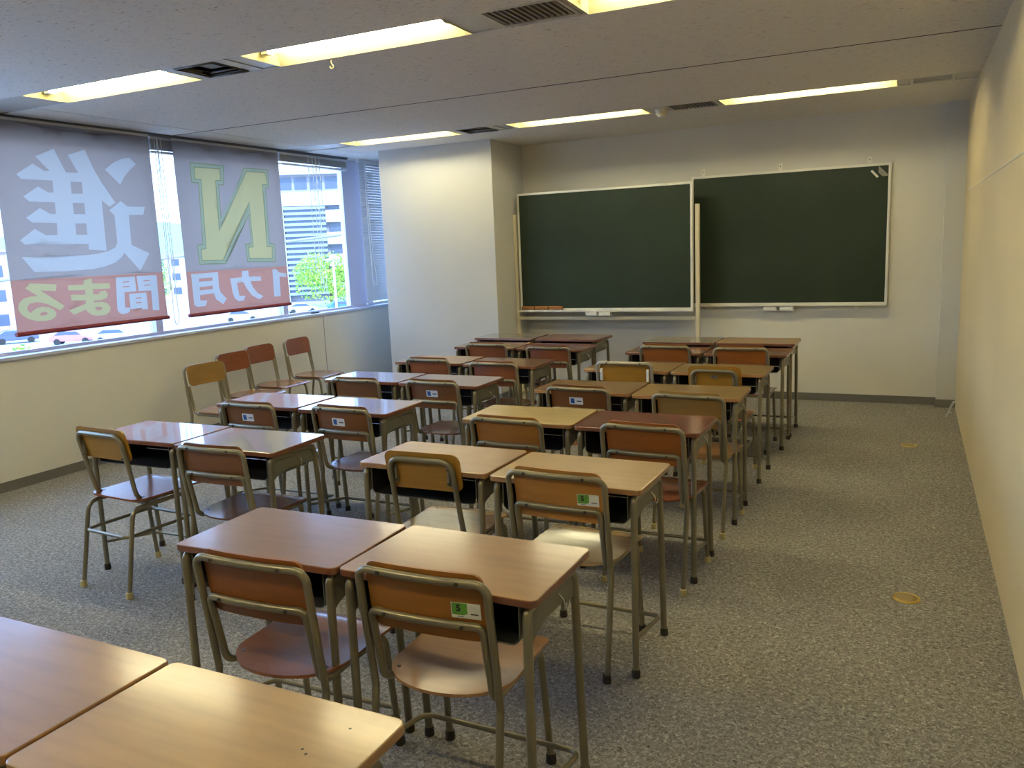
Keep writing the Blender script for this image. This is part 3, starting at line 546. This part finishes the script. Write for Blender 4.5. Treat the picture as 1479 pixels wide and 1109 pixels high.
def make_chair(kind):
    t = thing('school_chair', 'chair', 'chair'); r = .011
    rail = lambda z, hw: [(x, yb(z)+bow(x, .178), z) for x in (-hw, -.12, -.07, 0, .07, .12, hw)]
    if kind in 'ACE':
        lx, ix = .189, .166
        for s in (-1, 1):
            b = B(); tube(b, [(s*(lx), -.060, .004), (s*lx, 0, .38)], r, 12); l = obj('leg', b, 'tube', t); foot_cap(l, s*lx, -.062)
            b = B(); tube(b, fillet([(s*ix, .20, .390), (s*ix, .325, .390), (s*(ix+.008), .36, .004)], .045, 6), r, 12); l = obj('leg', b, 'tube', t); foot_cap(l, s*(ix+.008), .36)
        zt = .739
        b = B(); p = [(-lx, 0, .38)]+[(-lx, yb(zt), zt)]+rail(zt, .178)[1:-1]+[(lx, yb(zt), zt)]+[(lx, 0, .38)]
        tube(b, fillet(p, {1: .055, len(p)-2: .055, 'd': .0}, 7), r, 12); obj('back_frame', b, 'tube', t)
        b = B()
        if kind == 'A':
            zl = .618; p = [(-ix, .20, .390), (-ix, .012, .390), (-ix, yb(zl), zl)]+rail(zl, .166)[1:-1]+[(ix, yb(zl), zl), (ix, .012, .390), (ix, .20, .390)]
            n = len(p); tube(b, fillet(p, {1: .05, 2: .04, n-3: .04, n-2: .05, 'd': 0}, 7), r, 12)
        else:
            for s in (-1, 1): tube(b, fillet([(s*ix, .20, .390), (s*ix, .012, .390), (s*ix, yb(.60), .60)], .05, 7), r, 12)
        tube(b, [(-ix, .28, .390), (ix, .28, .390)], .009, 8)
        obj('seat_frame', b, 'tube', t)
        b = B(); backpanel(b, .172, .600 if kind == 'E' else .570, {'A': .760, 'C': .735, 'E': .757}[kind], .040 if kind == 'E' else .030, .0125); bp = obj('backrest', b, 'ply_orange', t)
        screws(bp, [(x, yb(.740)+bow(x, .178)-.0115, .740) for x in (-.115, .115)]+([(x, yb(.618)+bow(x, .178)-.0115, .618) for x in (-.115, .115)] if kind == 'A' else []), (0, 1, 0), .0055)
        if kind == 'C':
            for s in (-1, 1): b = B(); bx(b, s*.160-.008, s*.160+.008, yb(.66)-.010, yb(.66)+.012, .62, .70); obj('clip', b, 'white_plastic', bp, bev=.003)
        b = B(); seatboard(b, .187, -.030, .400, .413, 'A'); st = obj('seat', b, 'seat_tan', t)
        screws(st, [(-.15, .06, .410), (.15, .06, .410), (-.15, .30, .411), (.15, .30, .411)])
    else:
        hx = .139 if kind == 'B' else .165; O = .0 if kind == 'B' else .055; sx = .15
        zt = .739 if kind == 'B' else .760; zs = .400 if kind == 'B' else .428; Y = lambda z: O-.03+.0*z
        b = B(); p = [(-sx, O+.22, zs), (-sx, O+.03, zs), (-hx, O-.035, zt), (hx, O-.035, zt), (sx, O+.03, zs), (sx, O+.22, zs)]
        tube(b, fillet(p, {1: .07, 2: .045, 3: .045, 4: .07}, 8), r, 12); obj('back_frame', b, 'tube', t)
        lx = .168; f0 = -.035; f1 = .385
        for s in (-1, 1):
            b = B(); tube(b, fillet([(s*lx, .19, zs-.02), (s*lx, O*.7, zs-.02), (s*(lx+.006), f0, .004)], .05, 7), r, 12); l = obj('leg', b, 'tube', t); foot_cap(l, s*(lx+.006), f0)
            b = B(); tube(b, fillet([(s*lx, .19, zs-.02), (s*lx, .35, zs-.02), (s*(lx+.006), f1, .004)], .05, 7), r, 12); l = obj('leg', b, 'tube', t); foot_cap(l, s*(lx+.006), f1)
        b = B()
        for y in (.12, .29): tube(b, [(-lx, y, zs-.012), (lx, y, zs-.012)], .009, 8)
        obj('seat_frame', b, 'tube', t)
        zq = .20 if kind == 'B' else .280; fr = zq/(zs-.02)
        b = B(); q = fillet([(0, f0+.035*fr+.012, zq), (-.158, f0+.035*fr+.012, zq), (-.158, .365, zq), (.158, .365, zq), (.158, f0+.035*fr+.012, zq), (0, f0+.035*fr+.012, zq)], .035, 5); tube(b, q, .0085, 10); obj('stretcher', b, 'tube', t)
        w = .168 if kind == 'B' else .182; bo_ = lambda z: O+.03-.065*(z-zs)/(zt-zs)
        def fn(u, v):
            z0, z1, rr = zt-.127, zt+.029, .034; z = z0+(z1-z0)*(.5-.5*math.cos(PI*v)); d = min(z-z0, z1-z); ww = w if d >= rr else w-(rr-math.sqrt(max(0, rr*rr-(rr-d)**2)))
            return Vector(((2*u-1)*ww, bo_(z)+.0115, z))
        b = B(); slab(b, fn, 14, 16, (0, .009, 0)); bp = obj('backrest', b, 'ply_yellow', t)
        for s in (-1, 1): b = B(); bx(b, s*(hx-.020)-.006, s*(hx-.020)+.006, bo_(.68)-.002, bo_(.68)+.0125, .640, .715); obj('clip', b, 'tube', bp, bev=.003)
        screws(bp, [(s*(hx-.020), bo_(.68)-.003, z) for s in (-1, 1) for z in (.65, .705)], (0, 1, 0), .004)
        b = B(); seatboard(b, .185, O-.005, .39, zs+.022, 'B'); st = obj('seat', b, 'seat_pale', t)
        screws(st, [(-.15, O+.06, zs+.019), (.15, O+.06, zs+.019), (-.15, O+.33, zs+.019), (.15, O+.33, zs+.019)])
    return t
def sticker(chair, kind, x, z):
    bp = [c for c in chair.children if c.name.startswith('backrest')][0]
    y = yb(z)+.0125+(-.012*(1-(x/.178)**2) if kind != 'plate' else .004)-.0008; sl = .123
    def fin(b, ms, lab):
        o = obj('sticker', b, ms, bp); o.location = (x, y, z); o.rotation_euler = (math.radians(90)+math.atan(-sl)*-1, 0, math.atan(.024*x/.0317)*1.0 if kind != 'plate' else 0); o['label'] = lab
    b = B()
    def rect(x0, x1, y0, y1, lay, mi, rr=0):
        prism(b, rrect(x0, x1, y0, y1, rr, 3) if rr else [(x0, y0), (x1, y0), (x1, y1), (x0, y1)], lay*.0003-.0006, lay*.0003, mi)
    if kind == 'five':
        rect(-.040, .040, -.022, .022, 1, 0); rect(-.038, .004, -.010, .021, 2, 1); rect(-.038, -.004, -.013, -.010, 2, 1)
        tb = text_bm('5', .025)
        bmesh.ops.transform(tb, matrix=Matrix.Translation((-.020, .006, .0011)), verts=tb.verts)
        me = bpy.data.meshes.new('x'); tb.to_mesh(me); tb.free(); n0 = len(b.faces); b.from_mesh(me); b.faces.ensure_lookup_table()
        for f in b.faces[n0:]: f.material_index = 2
        tube(b, [(.022+.009*math.cos(a), .008+.009*math.sin(a), .0008) for a in [PI*k/8 for k in range(9)]], .0008, 5)
        n1 = len(b.faces)
        rect(.012, .033, -.010, -.007, 2, 2); rect(-.026, -.008, -.018, -.0165, 2, 2)
        fin(b, ['white_plastic', 'green_print', 'black_print'], 'green and white size label with the number 5')
    elif kind == 'blue':
        rect(-.042, .042, -.021, .021, 1, 0, .004); rect(-.034, -.010, -.015, .014, 2, 1); rect(.004, .034, -.004, .002, 2, 2)
        fin(b, ['white_plastic', 'blue_print', 'black_print'], 'white label with a blue square')
    else:
        rect(-.022, .022, -.010, .010, 1, 0, .008); rect(-.013, .013, .004, .007, 2, 1); rect(-.012, .012, -.004, -.001, 2, 1)
        fin(b, ['plate', 'black_print'], 'small oval metal plate')
desk0 = make_desk(.70); deskT = make_desk(.7277); used = set()
G_D = {'R': 'school desks in pairs, column beside the aisle', 'L': 'school desks in pairs, column beside the windows'}
DESKS = {}
def place_desk(key, x, y, a, top, edge, lab):
    src = deskT if key[:2] in ('R7', 'L6') else desk0
    o = copy_tree(src, None, {'top_tan': top, 'edge': edge}) ; o.location = (x, y, 0); o.rotation_euler = (0, 0, a)
    tag(o, lab, 'desk', G_D[key[0]]); DESKS[key] = o
ordn = ['first', 'second', 'third', 'fourth', 'fifth', 'sixth', 'seventh', 'eighth']
DD = [
('R0a', -1.712, .779, -.006, 'top_tan2', 'edge_light', 'light tan-topped desk in the bottom left foreground, partly out of frame'),
('R0b', -1.1044, .7732, -.0066, 'top_tan', 'edge_light', 'light tan-topped desk nearest the camera with two tiny marks on its top'),
('R1a', -1.6916, 1.6914, .0106, 'top_pink', 'edge', 'pinkish-brown desk, left of the second pair from the camera, aisle column'),
('R1b', -1.0894, 1.698, -.0129, 'top_tan2', 'edge', 'tan-brown desk, right of the second pair, in front of the nearest green-label chair'),
('R2a', -1.7285, 2.670, -.0166, 'top_tan2', 'edge_light', 'tan desk behind the yellow-backed chair, left of the third pair, aisle column'),
('R2b', -1.1125, 2.645, -.0202, 'top_tan', 'edge_light', 'tan desk, right of the third pair, in front of the farther green-label chair'),
('R3a', -1.7251, 3.545, .020, 'top_birch', 'edge_light', 'pale yellow birch-topped desk beside the glossy red-topped desk'),
('R3b', -1.1142, 3.5321, -.0042, 'top_red', 'edge', 'glossy red-brown topped desk reflecting the ceiling light'),
('R4a', -1.7096, 4.395, -.0022, 'top_brown', 'edge_light', 'brown desk, left of the fifth pair from the camera, aisle column'),
('R4b', -1.0916, 4.370, .015, 'top_ochre', 'edge_light', 'ochre-brown desk, right of the fifth pair from the camera, aisle column'),
('R5a', -1.7064, 5.2207, -.020, 'top_ochre', 'edge_light', 'ochre desk, left of the sixth pair, behind the silver-railed chair'),
('R5b', -1.0939, 5.1998, -.0093, 'top_ochre', 'edge_light', 'ochre desk, right of the sixth pair, behind the yellow chair with oval plate'),
('R6a', -1.690, 6.0899, -.008, 'top_dark', 'edge', 'red-brown desk, left of the seventh pair from the camera, aisle column'),
('R6b', -1.078, 6.090, -.0047, 'top_dark', 'edge', 'red-brown desk, right of the seventh pair from the camera, aisle column'),
('R7a', -1.684, 6.530, -.0151, 'top_grey', 'edge', 'greyish-olive glossy desk in the last aisle pair, in front of the chalkboard post'),
('R7b', -1.0767, 6.520, -.0144, 'top_tan2', 'edge', 'tan glossy desk at the far right end, last pair before the chalkboards'),
('L1a', -3.398, 2.689, .0137, 'top_gloss', 'edge', 'brown desk nearest the window wall in the first window-side pair, a yellow-backed chair beside it'),
('L1b', -2.786, 2.676, .0142, 'top_gloss', 'edge', 'brown desk, right of the first window-side pair, above the dark-seated chair'),
('L2a', -3.400, 3.553, .025, 'top_gloss', 'edge', 'brown desk, left of the second window-side pair, reflecting blue window light'),
('L2b', -2.778, 3.5354, .0038, 'top_gloss', 'edge', 'brown desk with bright blue sheen, right of the second window-side pair'),
('L3a', -3.313, 4.450, .010, 'top_gloss', 'edge', 'brown desk, left of the third window-side pair'),
('L3b', -2.700, 4.430, -.018, 'top_gloss', 'edge', 'brown desk, right of the third window-side pair, in line with the label-backed chairs'),
('L4a', -3.304, 5.310, .010, 'top_tan2', 'edge', 'light beige-topped desk, left of the fourth window-side pair'),
('L4b', -2.6856, 5.270, -.025, 'top_dark', 'edge', 'dark brown desk, right of the fourth window-side pair'),
('L5a', -3.2954, 6.22, -.01, 'top_brown', 'edge', 'brown desk, left of the fifth window-side pair'),
('L5b', -2.6812, 6.190, -.030, 'top_dark', 'edge', 'dark brown desk, right of the fifth window-side pair'),
('L6a', -3.3269, 6.660, -.0087, 'top_grey', 'edge', 'greyish pale-topped desk in front of the white pillar, last window-side pair'),
('L6b', -2.7051, 6.640, -.040, 'top_dark', 'edge', 'dark brown glossy desk, right of the last window-side pair, below the left chalkboard'),
]
for q in DD: place_desk(*q)
proto = {k: make_chair(k) for k in 'ABCDE'}
# key: mid x, mid y (rail at z .70), width, angle deg, kind, ply, seat, cap, sticker, label
CH = [
('R1a', -1.602, 1.587, .404, 1.5, 'A', 'ply_rust', 'seat_brown', 'rubber', None, 'orange-brown chair without label, left of the two nearest the camera'),
('R1b', -1.094, 1.672, .401, 1.5, 'A', 'ply_orange', 'seat_tan', 'rubber', ('five', .120, .656), 'tan plywood chair with green number 5 label, nearest the camera'),
('R2a', -1.734, 2.660, .295, 1.0, 'B', 'ply_yellow', 'seat_pale', 'rubber', None, 'yellow plywood chair with narrow tube back and pale square seat, centre of the room'),
('R2b', -1.116, 2.619, .390, -2.5, 'A', 'ply_tan', 'seat_pale', 'rubber', ('five', .120, .656), 'light tan chair with green number 5 label and shiny pale seat, farther one'),
('R3a', -1.718, 3.423, .398, -3, 'A', 'ply_orange', 'seat_brown', 'rubber', None, 'orange chair tucked under the pale birch-topped desk'),
('R3b', -1.048, 3.421, .410, -4, 'A', 'ply_rust', 'seat_red', 'cream_cap', None, 'orange-red chair with red seat tucked under the glossy red desk'),
('R4a', -1.705, 4.347, .412, -3, 'A', 'ply_brown', 'seat_brown', 'rubber', ('blue', -.012, .668), 'brown chair with blue and white label behind the pale birch-topped desk'),
('R4b', -1.035, 4.221, .411, -5, 'A', 'ply_ochre', 'seat_tan', 'cream_cap', ('blue', .0, .592), 'ochre-brown chair with cream feet, label half hidden by its lower rail'),
('R5a', -1.739, 5.280, .398, -1, 'C', 'ply_yellow', 'seat_tan', 'rubber', None, 'ochre chair with shiny silver rail and white side clips'),
('R5b', -1.103, 5.162, .294, -2, 'B', 'ply_yellow', 'seat_tan', 'cream_cap', ('plate', 0, .70), 'yellow rounded chair with a small oval metal plate on its back'),
('R6a', -1.704, 6.212, .419, -2, 'A', 'ply_rust', 'seat_brown', 'rubber', None, 'red-brown chair at the left desk of the farthest occupied aisle pair'),
('R6b', -1.113, 6.132, .415, -2, 'A', 'ply_rust', 'seat_brown', 'rubber', None, 'red-brown chair at the right desk of the farthest occupied aisle pair'),
('L1b', -2.765, 2.589, .395, 1, 'A', 'ply_brown', 'seat_dark', 'rubber', None, 'brown chair with dark glossy seat at the first window-side pair'),
('L2a', -3.360, 3.442, .422, -1, 'A', 'ply_brown', 'seat_dark', 'rubber', ('blue', -.008, .668), 'brown chair with blue and white label, left at the second window-side pair'),
('L2b', -2.709, 3.439, .420, -3, 'A', 'ply_brown', 'seat_dark', 'rubber', ('blue', -.022, .668), 'brown chair with blue and white label and blue-shining seat, right at the second window-side pair'),
('L3a', -3.239, 4.293, .388, -1, 'A', 'ply_brown', 'seat_dark', 'rubber', ('blue', -.004, .600), 'brown chair whose label is partly covered by its lower rail, third window-side pair'),
('L3b', -2.664, 4.315, .400, -3, 'A', 'ply_brown', 'seat_dark', 'rubber', ('blue', -.008, .668), 'brown chair with blue and white label, right at the third window-side pair'),
('L4a', -3.292, 5.270, .408, -2, 'A', 'ply_redbrown', 'seat_dark', 'rubber', None, 'red-brown chair at the beige-topped desk of the fourth window-side pair'),
('L4b', -2.668, 5.184, .394, -2, 'A', 'ply_redbrown', 'seat_dark', 'rubber', None, 'red-brown chair at the dark brown desk of the fourth window-side pair'),
('L5a', -3.261, 6.160, .425, -2, 'A', 'ply_redbrown', 'seat_dark', 'rubber', None, 'red-brown chair, left at the fifth window-side pair'),
('L5b', -2.660, 6.120, .396, -2, 'A', 'ply_redbrown', 'seat_dark', 'rubber', None, 'red-brown chair, right at the fifth window-side pair'),
]
TOP = {'R1b': (-1.098, 1.666, 0.745), 'R1a': (-1.581, 1.572, 0.75), 'R2b': (-1.113, 2.596, 0.752), 'R3a': (-1.718, 3.433, 0.742), 'R3b': (-1.04, 3.412, 0.752), 'R4a': (-1.678, 4.28, 0.748), 'R4b': (-1.021, 4.175, 0.752), 'R5a': (-1.689, 5.157, 0.768), 'R6a': (-1.644, 6.002, 0.768), 'R6b': (-1.079, 5.968, 0.768), 'L1b': (-2.753, 2.581, 0.735), 'L2a': (-3.282, 3.374, 0.755), 'L2b': (-2.67, 3.404, 0.755), 'L3a': (-3.264, 4.338, 0.735), 'L3b': (-2.655, 4.309, 0.745), 'L4a': (-3.254, 5.233, 0.742), 'L4b': (-2.674, 5.183, 0.735), 'L5a': (-3.161, 6.012, 0.762), 'L5b': (-2.634, 6.086, 0.735), 'R2a': (-1.699, 2.629, 0.755), 'R5b': (-1.093, 5.134, 0.735)}
deskpos = {q[0]: (q[1], q[2]) for q in DD}
def place_chair(kind, x, y, a, ply, seat, cap, st, lab, grp, tubem=None, sc=1):
    sw = {'ply_orange': ply, 'ply_yellow': ply, 'seat_tan': seat, 'seat_pale': seat, 'rubber': cap}
    if tubem: sw['tube'] = tubem
    o = copy_tree(proto[kind], None, sw); o.location = (x, y, 0); o.rotation_euler = (0, 0, math.radians(a)); o.scale = (1, 1, sc); tag(o, lab, 'chair', grp)
    if st: sticker(o, *st)
    return o
for k, x, y, w, a, kind, ply, seat, cap, st, lab in CH:
    tx, ty, tz = TOP[k]; place_chair(kind, tx, ty+(.045 if kind != 'B' else .035)*tz/.75, a, ply, seat, cap, st, lab, 'school chairs at the desks', 'tube_bright' if kind == 'C' else None, tz/.75)
place_chair('D', -3.41, 2.515, -4, 'ply_yellow', 'seat_red', 'cream_cap', None, 'yellow-backed chair with cream feet standing clear of its desk at the far left', 'school chairs at the desks')
for x, y, a, ply, lab in ((-4.916, 4.635, -94, 'ply_ochre', 'ochre-backed chair, nearest of the four standing along the window wall'),
    (-5.20, 5.22, -90, 'ply_redbrown', 'red-brown chair, second from the camera of the four along the window wall'),
    (-5.34, 5.70, -89, 'ply_redbrown', 'red-backed chair, third from the camera of the four along the window wall'),
    (-5.372, 6.253, -87, 'ply_redbrown', 'red-backed chair, farthest of the four standing along the window wall')):
    place_chair('E', x+.045, y, a, ply, 'seat_brown', 'rubber', None, lab, 'spare chairs along the window wall')
def kill(o):
    for c in list(o.children): kill(c)
    bpy.data.objects.remove(o)
for o in (desk0, deskT, *proto.values()): kill(o)
# tiny dark marks on the nearest desk top
dk = DESKS['R0b']; b = B()
for (x, y) in ((.215, .318), (.175, .235), (.19, .226)): lathe(b, [(.003, .7001), (.002, .7004)], 7, (x, y, 0))
obj('ink_mark', b, 'black_print', dk)
SKY, SUN, TUBE, EXPO = 4.2, 2.0, 33.0, 1.03
# ------------------------------------------------------------------ outside
GZ = -6.6
struct(boxes('ground', [(-420, -8.5, -60, 480, GZ-.3, GZ)], 'asphalt'))
def bear(deg, d): a = math.radians(deg); return (-math.sin(a)*d, math.cos(a)*d)
# office building
x, y = bear(38.2, 150); t = thing('office_building', 'white office building with blue slatted tower seen through the right window', 'building', (x, y, GZ), math.radians(33))
H = 22.8
boxes('wall', [(-7.6, 16, .6, 14, 0, H)], 'concrete', t)
for k, (a, c) in enumerate(((16.5, 18.9), (13.6, 15.7), (9.8, 11.9), (6.0, 8.1), (2.2, 4.3))):
    boxes('balcony_band', [(.4 if k else -7.9, 16.2, -.5, .6, a, c)], 'white_build', t)
    if k: 
        b = B(); 
        for i in range(6): bx(b, .8+i*2.6, 2.9+i*2.6, .45, .62, c+.1, c+1.6)
        obj('window', b, 'win_out', t)
b = B()
for i in range(9): bx(b, -7.2+i*2.6, -5.1+i*2.6, .45, .62, 19.4, 21.4)
obj('window', b, 'win_out', t)
boxes('roof', [(-8.1, 16.3, -.9, 14.2, 21.8, H+.4)], 'white_build', t)
boxes('tower_glass', [(-6.6, .3, -.35, .6, 1, 16.4)], 'win_out', t)
b = B()
for k in range(17): bx(b, -6.8, .4, -.75, -.35, 1.2+k*.92, 1.65+k*.92)
obj('slat', b, 'slat_out', t)
b = B(); bx(b, -8.0, -6.7, -.7, .6, 0, 16.6); obj('edge_column', b, 'white_build', t)
def house(nm, deg, d, w, h, dep, m, lab, rz):
    x, y = bear(deg, d); t = thing(nm, lab, 'building', (x, y, GZ), math.radians(rz), 'distant buildings outside')
    boxes('wall', [(-w/2, w/2, 0, dep, 0, h)], m, t); boxes('roof', [(-w/2-.4, w/2+.4, -.4, dep+.4, h, h+.4)], 'concrete', t)
    fl = int(h/3)
    for j in range(fl):
        for i in range(int(w/3)):
            boxes('window', [(-w/2+.8+i*3, -w/2+2.4+i*3, -.05, .05, 1+j*3, 2.4+j*3)], 'win_out', t)
house('low_building', 47.6, 190, 16, 9, 12, 'white_build', 'pale low building seen in the gap between the two banners', 47)
house('low_building', 60.5, 120, 15, 10, 12, 'pink_build', 'pinkish building glimpsed left of the left banner', 58)
house('low_building', 43.5, 210, 14, 12, 12, 'white_build', 'white building behind the yellow letter banner', 44)
# hill
b = B(); x0, y0 = bear(50, 430)
for r_, hh in ((90, 24),):
    bmesh.ops.create_icosphere(b, subdivisions=4, radius=1)
    for v in b.verts: v.co = Vector((v.co.x*r_*(1+.1*math.sin(v.co.y*5)), v.co.y*r_*.6, max(-.2, v.co.z)*hh*(1+.12*math.sin(v.co.x*9+v.co.y*4))))
o = obj('hill', b, 'hill', loc=(x0, y0, GZ), smooth=True); o.rotation_euler = (0, 0, math.radians(50)); struct(o)
# tree
def tree(deg, d, h, w, lab, n=5200):
    x, y = bear(deg, d); t = thing('tree', lab, 'tree', (x, y, GZ), 0, 'trees outside')
    b = B(); tube(b, [(0, 0, 0), (.1, 0, h*.3), (.0, .1, h*.7)], [.28, .2, .08], 10); 
    for a in range(5): tube(b, [(0, 0, h*(.25+.06*a)), (math.cos(a*2.2)*w*.3, math.sin(a*2.2)*w*.3, h*(.5+.06*a))], [.1, .04], 6)
    obj('trunk', b, 'bark', t)
    b = B(); R = random.Random(int(deg*10)); bl = [(R.uniform(-.34, .34)*w, R.uniform(-.34, .34)*w, R.uniform(.30, .84)*h, R.uniform(.15, .25)*w) for _ in range(16)]
    for i in range(n):
        c = bl[i % 16]; v = Vector((R.gauss(0, 1), R.gauss(0, 1), R.gauss(0, 1))).normalized()*c[3]*R.uniform(.75, 1.05); p = Vector(c[:3])+v
        u = Vector((R.gauss(0, 1), R.gauss(0, 1), R.gauss(0, 1))).normalized(); w_ = u.cross(Vector((R.gauss(0, 1), R.gauss(0, 1), R.gauss(0, 1)))).normalized(); s = .16
        b.faces.new([b.verts.new(p+q) for q in (u*s, w_*s, -u*s, -w_*s)])
    obj('foliage', b, 'leaf', t)
tree(38.1, 133, 9.2, 11, 'bright green leafy tree behind the white lamp post outside the right window')
tree(49.4, 175, 8.5, 9, 'green tree seen in the gap between the two banners', 2500)
tree(57.5, 60, 3.2, 3.6, 'small green shrub below the left banner outside', 900)
# lamp post
x, y = bear(37.8, 118); t = thing('lamp_post', 'slim white lamp post in front of the bright green tree', 'lamp post', (x, y, GZ))
b = B(); tube(b, [(0, 0, 0), (0, 0, 7.1)], .16, 10); obj('pole', b, 'white_paint', t)
b = B(); tube(b, fillet([(0, 0, 7.0), (0, 0, 7.3), (-1.0, 0, 7.4)], .3), .09, 8); obj('arm', b, 'white_paint', t)
b = B(); bx(b, -1.7, -.9, -.15, .15, 7.3, 7.45); obj('lamp_head', b, 'white_paint', t)
# cars
def car(deg, d, rz, m, lab):
    x, y = bear(deg, d); t = thing('car', lab, 'car', (x, y, GZ), math.radians(rz), 'parked cars outside')
    pr = [(-2.1, .35), (2.1, .35), (2.15, .75), (1.2, .95), (.55, 1.42), (-1.1, 1.45), (-1.9, 1.0), (-2.15, .9)]
    b = B(); prism(b, pr, -.82, .82, T=lambda p: (p[0], p[2], p[1])); bo = obj('body', b, m, t, bev=.08)
    gl = [(1.05, .98), (.52, 1.36), (-1.05, 1.38), (-1.6, 1.02)]
    b = B(); prism(b, gl, -.83, .83, T=lambda p: (p[0], p[2], p[1])); obj('side_window', b, 'win_out', bo)
    for sx in (-1.35, 1.35):
        for sy in (-.75, .75):
            b = B(); tube(b, [(sx, sy-.1, .33), (sx, sy+.1, .33)], .33, 16); obj('wheel', b, 'tyre', t)
    return t
car(37.4, 121, 45, 'car_blue', 'blue car parked below the bright green tree')
car(40.1, 121, 50, 'car_silver', 'silver-blue car parked left of the bright green tree')
car(54.0, 97, 38, 'car_pink', 'pinkish-red car below the left banner')
car(51.6, 95, 38, 'car_silver', 'silver car right of the pinkish-red car, below the left banner')
car(57.0, 104, 60, 'car_dark', 'dark blue car left of the left banner, at the street')
car(44.0, 112, 45, 'car_silver', 'silver-blue car below the yellow letter banner')
# power cables
for k, (pts, r, lab) in enumerate((
    ([(-22, 14, 1.2), (-19.0, 21.2, 1.95), (-16.5, 22.0, 2.15), (-12, 24.5, 1.9)], .045, 'thick overhead cable crossing the right window in front of the office building'),
    ([(-30, 20, 5.2), (-24, 27, 4.9), (-14, 33, 5.3)], .012, 'thin upper overhead cable outside the right window'),
    ([(-30, 20, 4.3), (-24, 27, 4.1), (-14, 33, 4.5)], .012, 'thin lower overhead cable outside the right window'))):
    b = B(); P = [Vector(p) for p in pts]; tube(b, fillet(P, 2.0, 8), r, 8); tag(obj('power_cable', b, 'cable'), lab, 'cable', 'overhead cables outside')
b = B(); R = 0
# ------------------------------------------------------------------ light and camera
w = bpy.data.worlds.new('World'); bpy.context.scene.world = w; w.use_nodes = True; nt = w.node_tree; bg = nt.nodes['Background']
tc = nt.nodes.new('ShaderNodeTexCoord'); sp = nt.nodes.new('ShaderNodeSeparateXYZ'); nt.links.new(tc.outputs['Generated'], sp.inputs[0])
rp = nt.nodes.new('ShaderNodeValToRGB'); e = rp.color_ramp.elements; e[0].position = 0; e[0].color = (.32, .38, .46, 1); e[1].position = .22; e[1].color = (.31, .53, 1., 1)
nt.links.new(sp.outputs['Z'], rp.inputs[0]); nt.links.new(rp.outputs[0], bg.inputs[0]); bg.inputs[1].default_value = SKY
sl = bpy.data.lights.new('sun', 'SUN'); sl.energy = SUN; sl.angle = .01; sl.color = (1, .96, .88); so = bpy.data.objects.new('sun', sl); C.objects.link(so)
so.rotation_euler = Vector((-.55, .62, -.75)).to_track_quat('-Z', 'Y').to_euler()
M['tubelight'].node_tree.nodes['Principled BSDF'].inputs['Emission Strength'].default_value = TUBE
cd = bpy.data.cameras.new('camera'); cam = bpy.data.objects.new('camera', cd); C.objects.link(cam)
cd.sensor_width = 36; cd.lens = 1187.15/1479*36; cd.clip_end = 2000; cd.clip_start = .02
p_, y_, r_ = .16601, -.454018, -.042015
F = Vector((math.sin(y_)*math.cos(p_), math.cos(y_)*math.cos(p_), -math.sin(p_))); Rr = F.cross(Vector((0, 0, 1))).normalized(); U = Rr.cross(F)
R2 = Rr*math.cos(r_)+U*math.sin(r_); U2 = -Rr*math.sin(r_)+U*math.cos(r_)
mw = Matrix((R2, U2, -F)).transposed().to_4x4(); mw.translation = (0, 0, 1.5495); cam.matrix_world = mw
sc = bpy.context.scene; sc.camera = cam
sc.view_settings.view_transform = 'Standard'; sc.view_settings.look = 'None'; sc.view_settings.gamma = 1; sc.view_settings.use_curve_mapping = False; sc.view_settings.exposure = EXPO
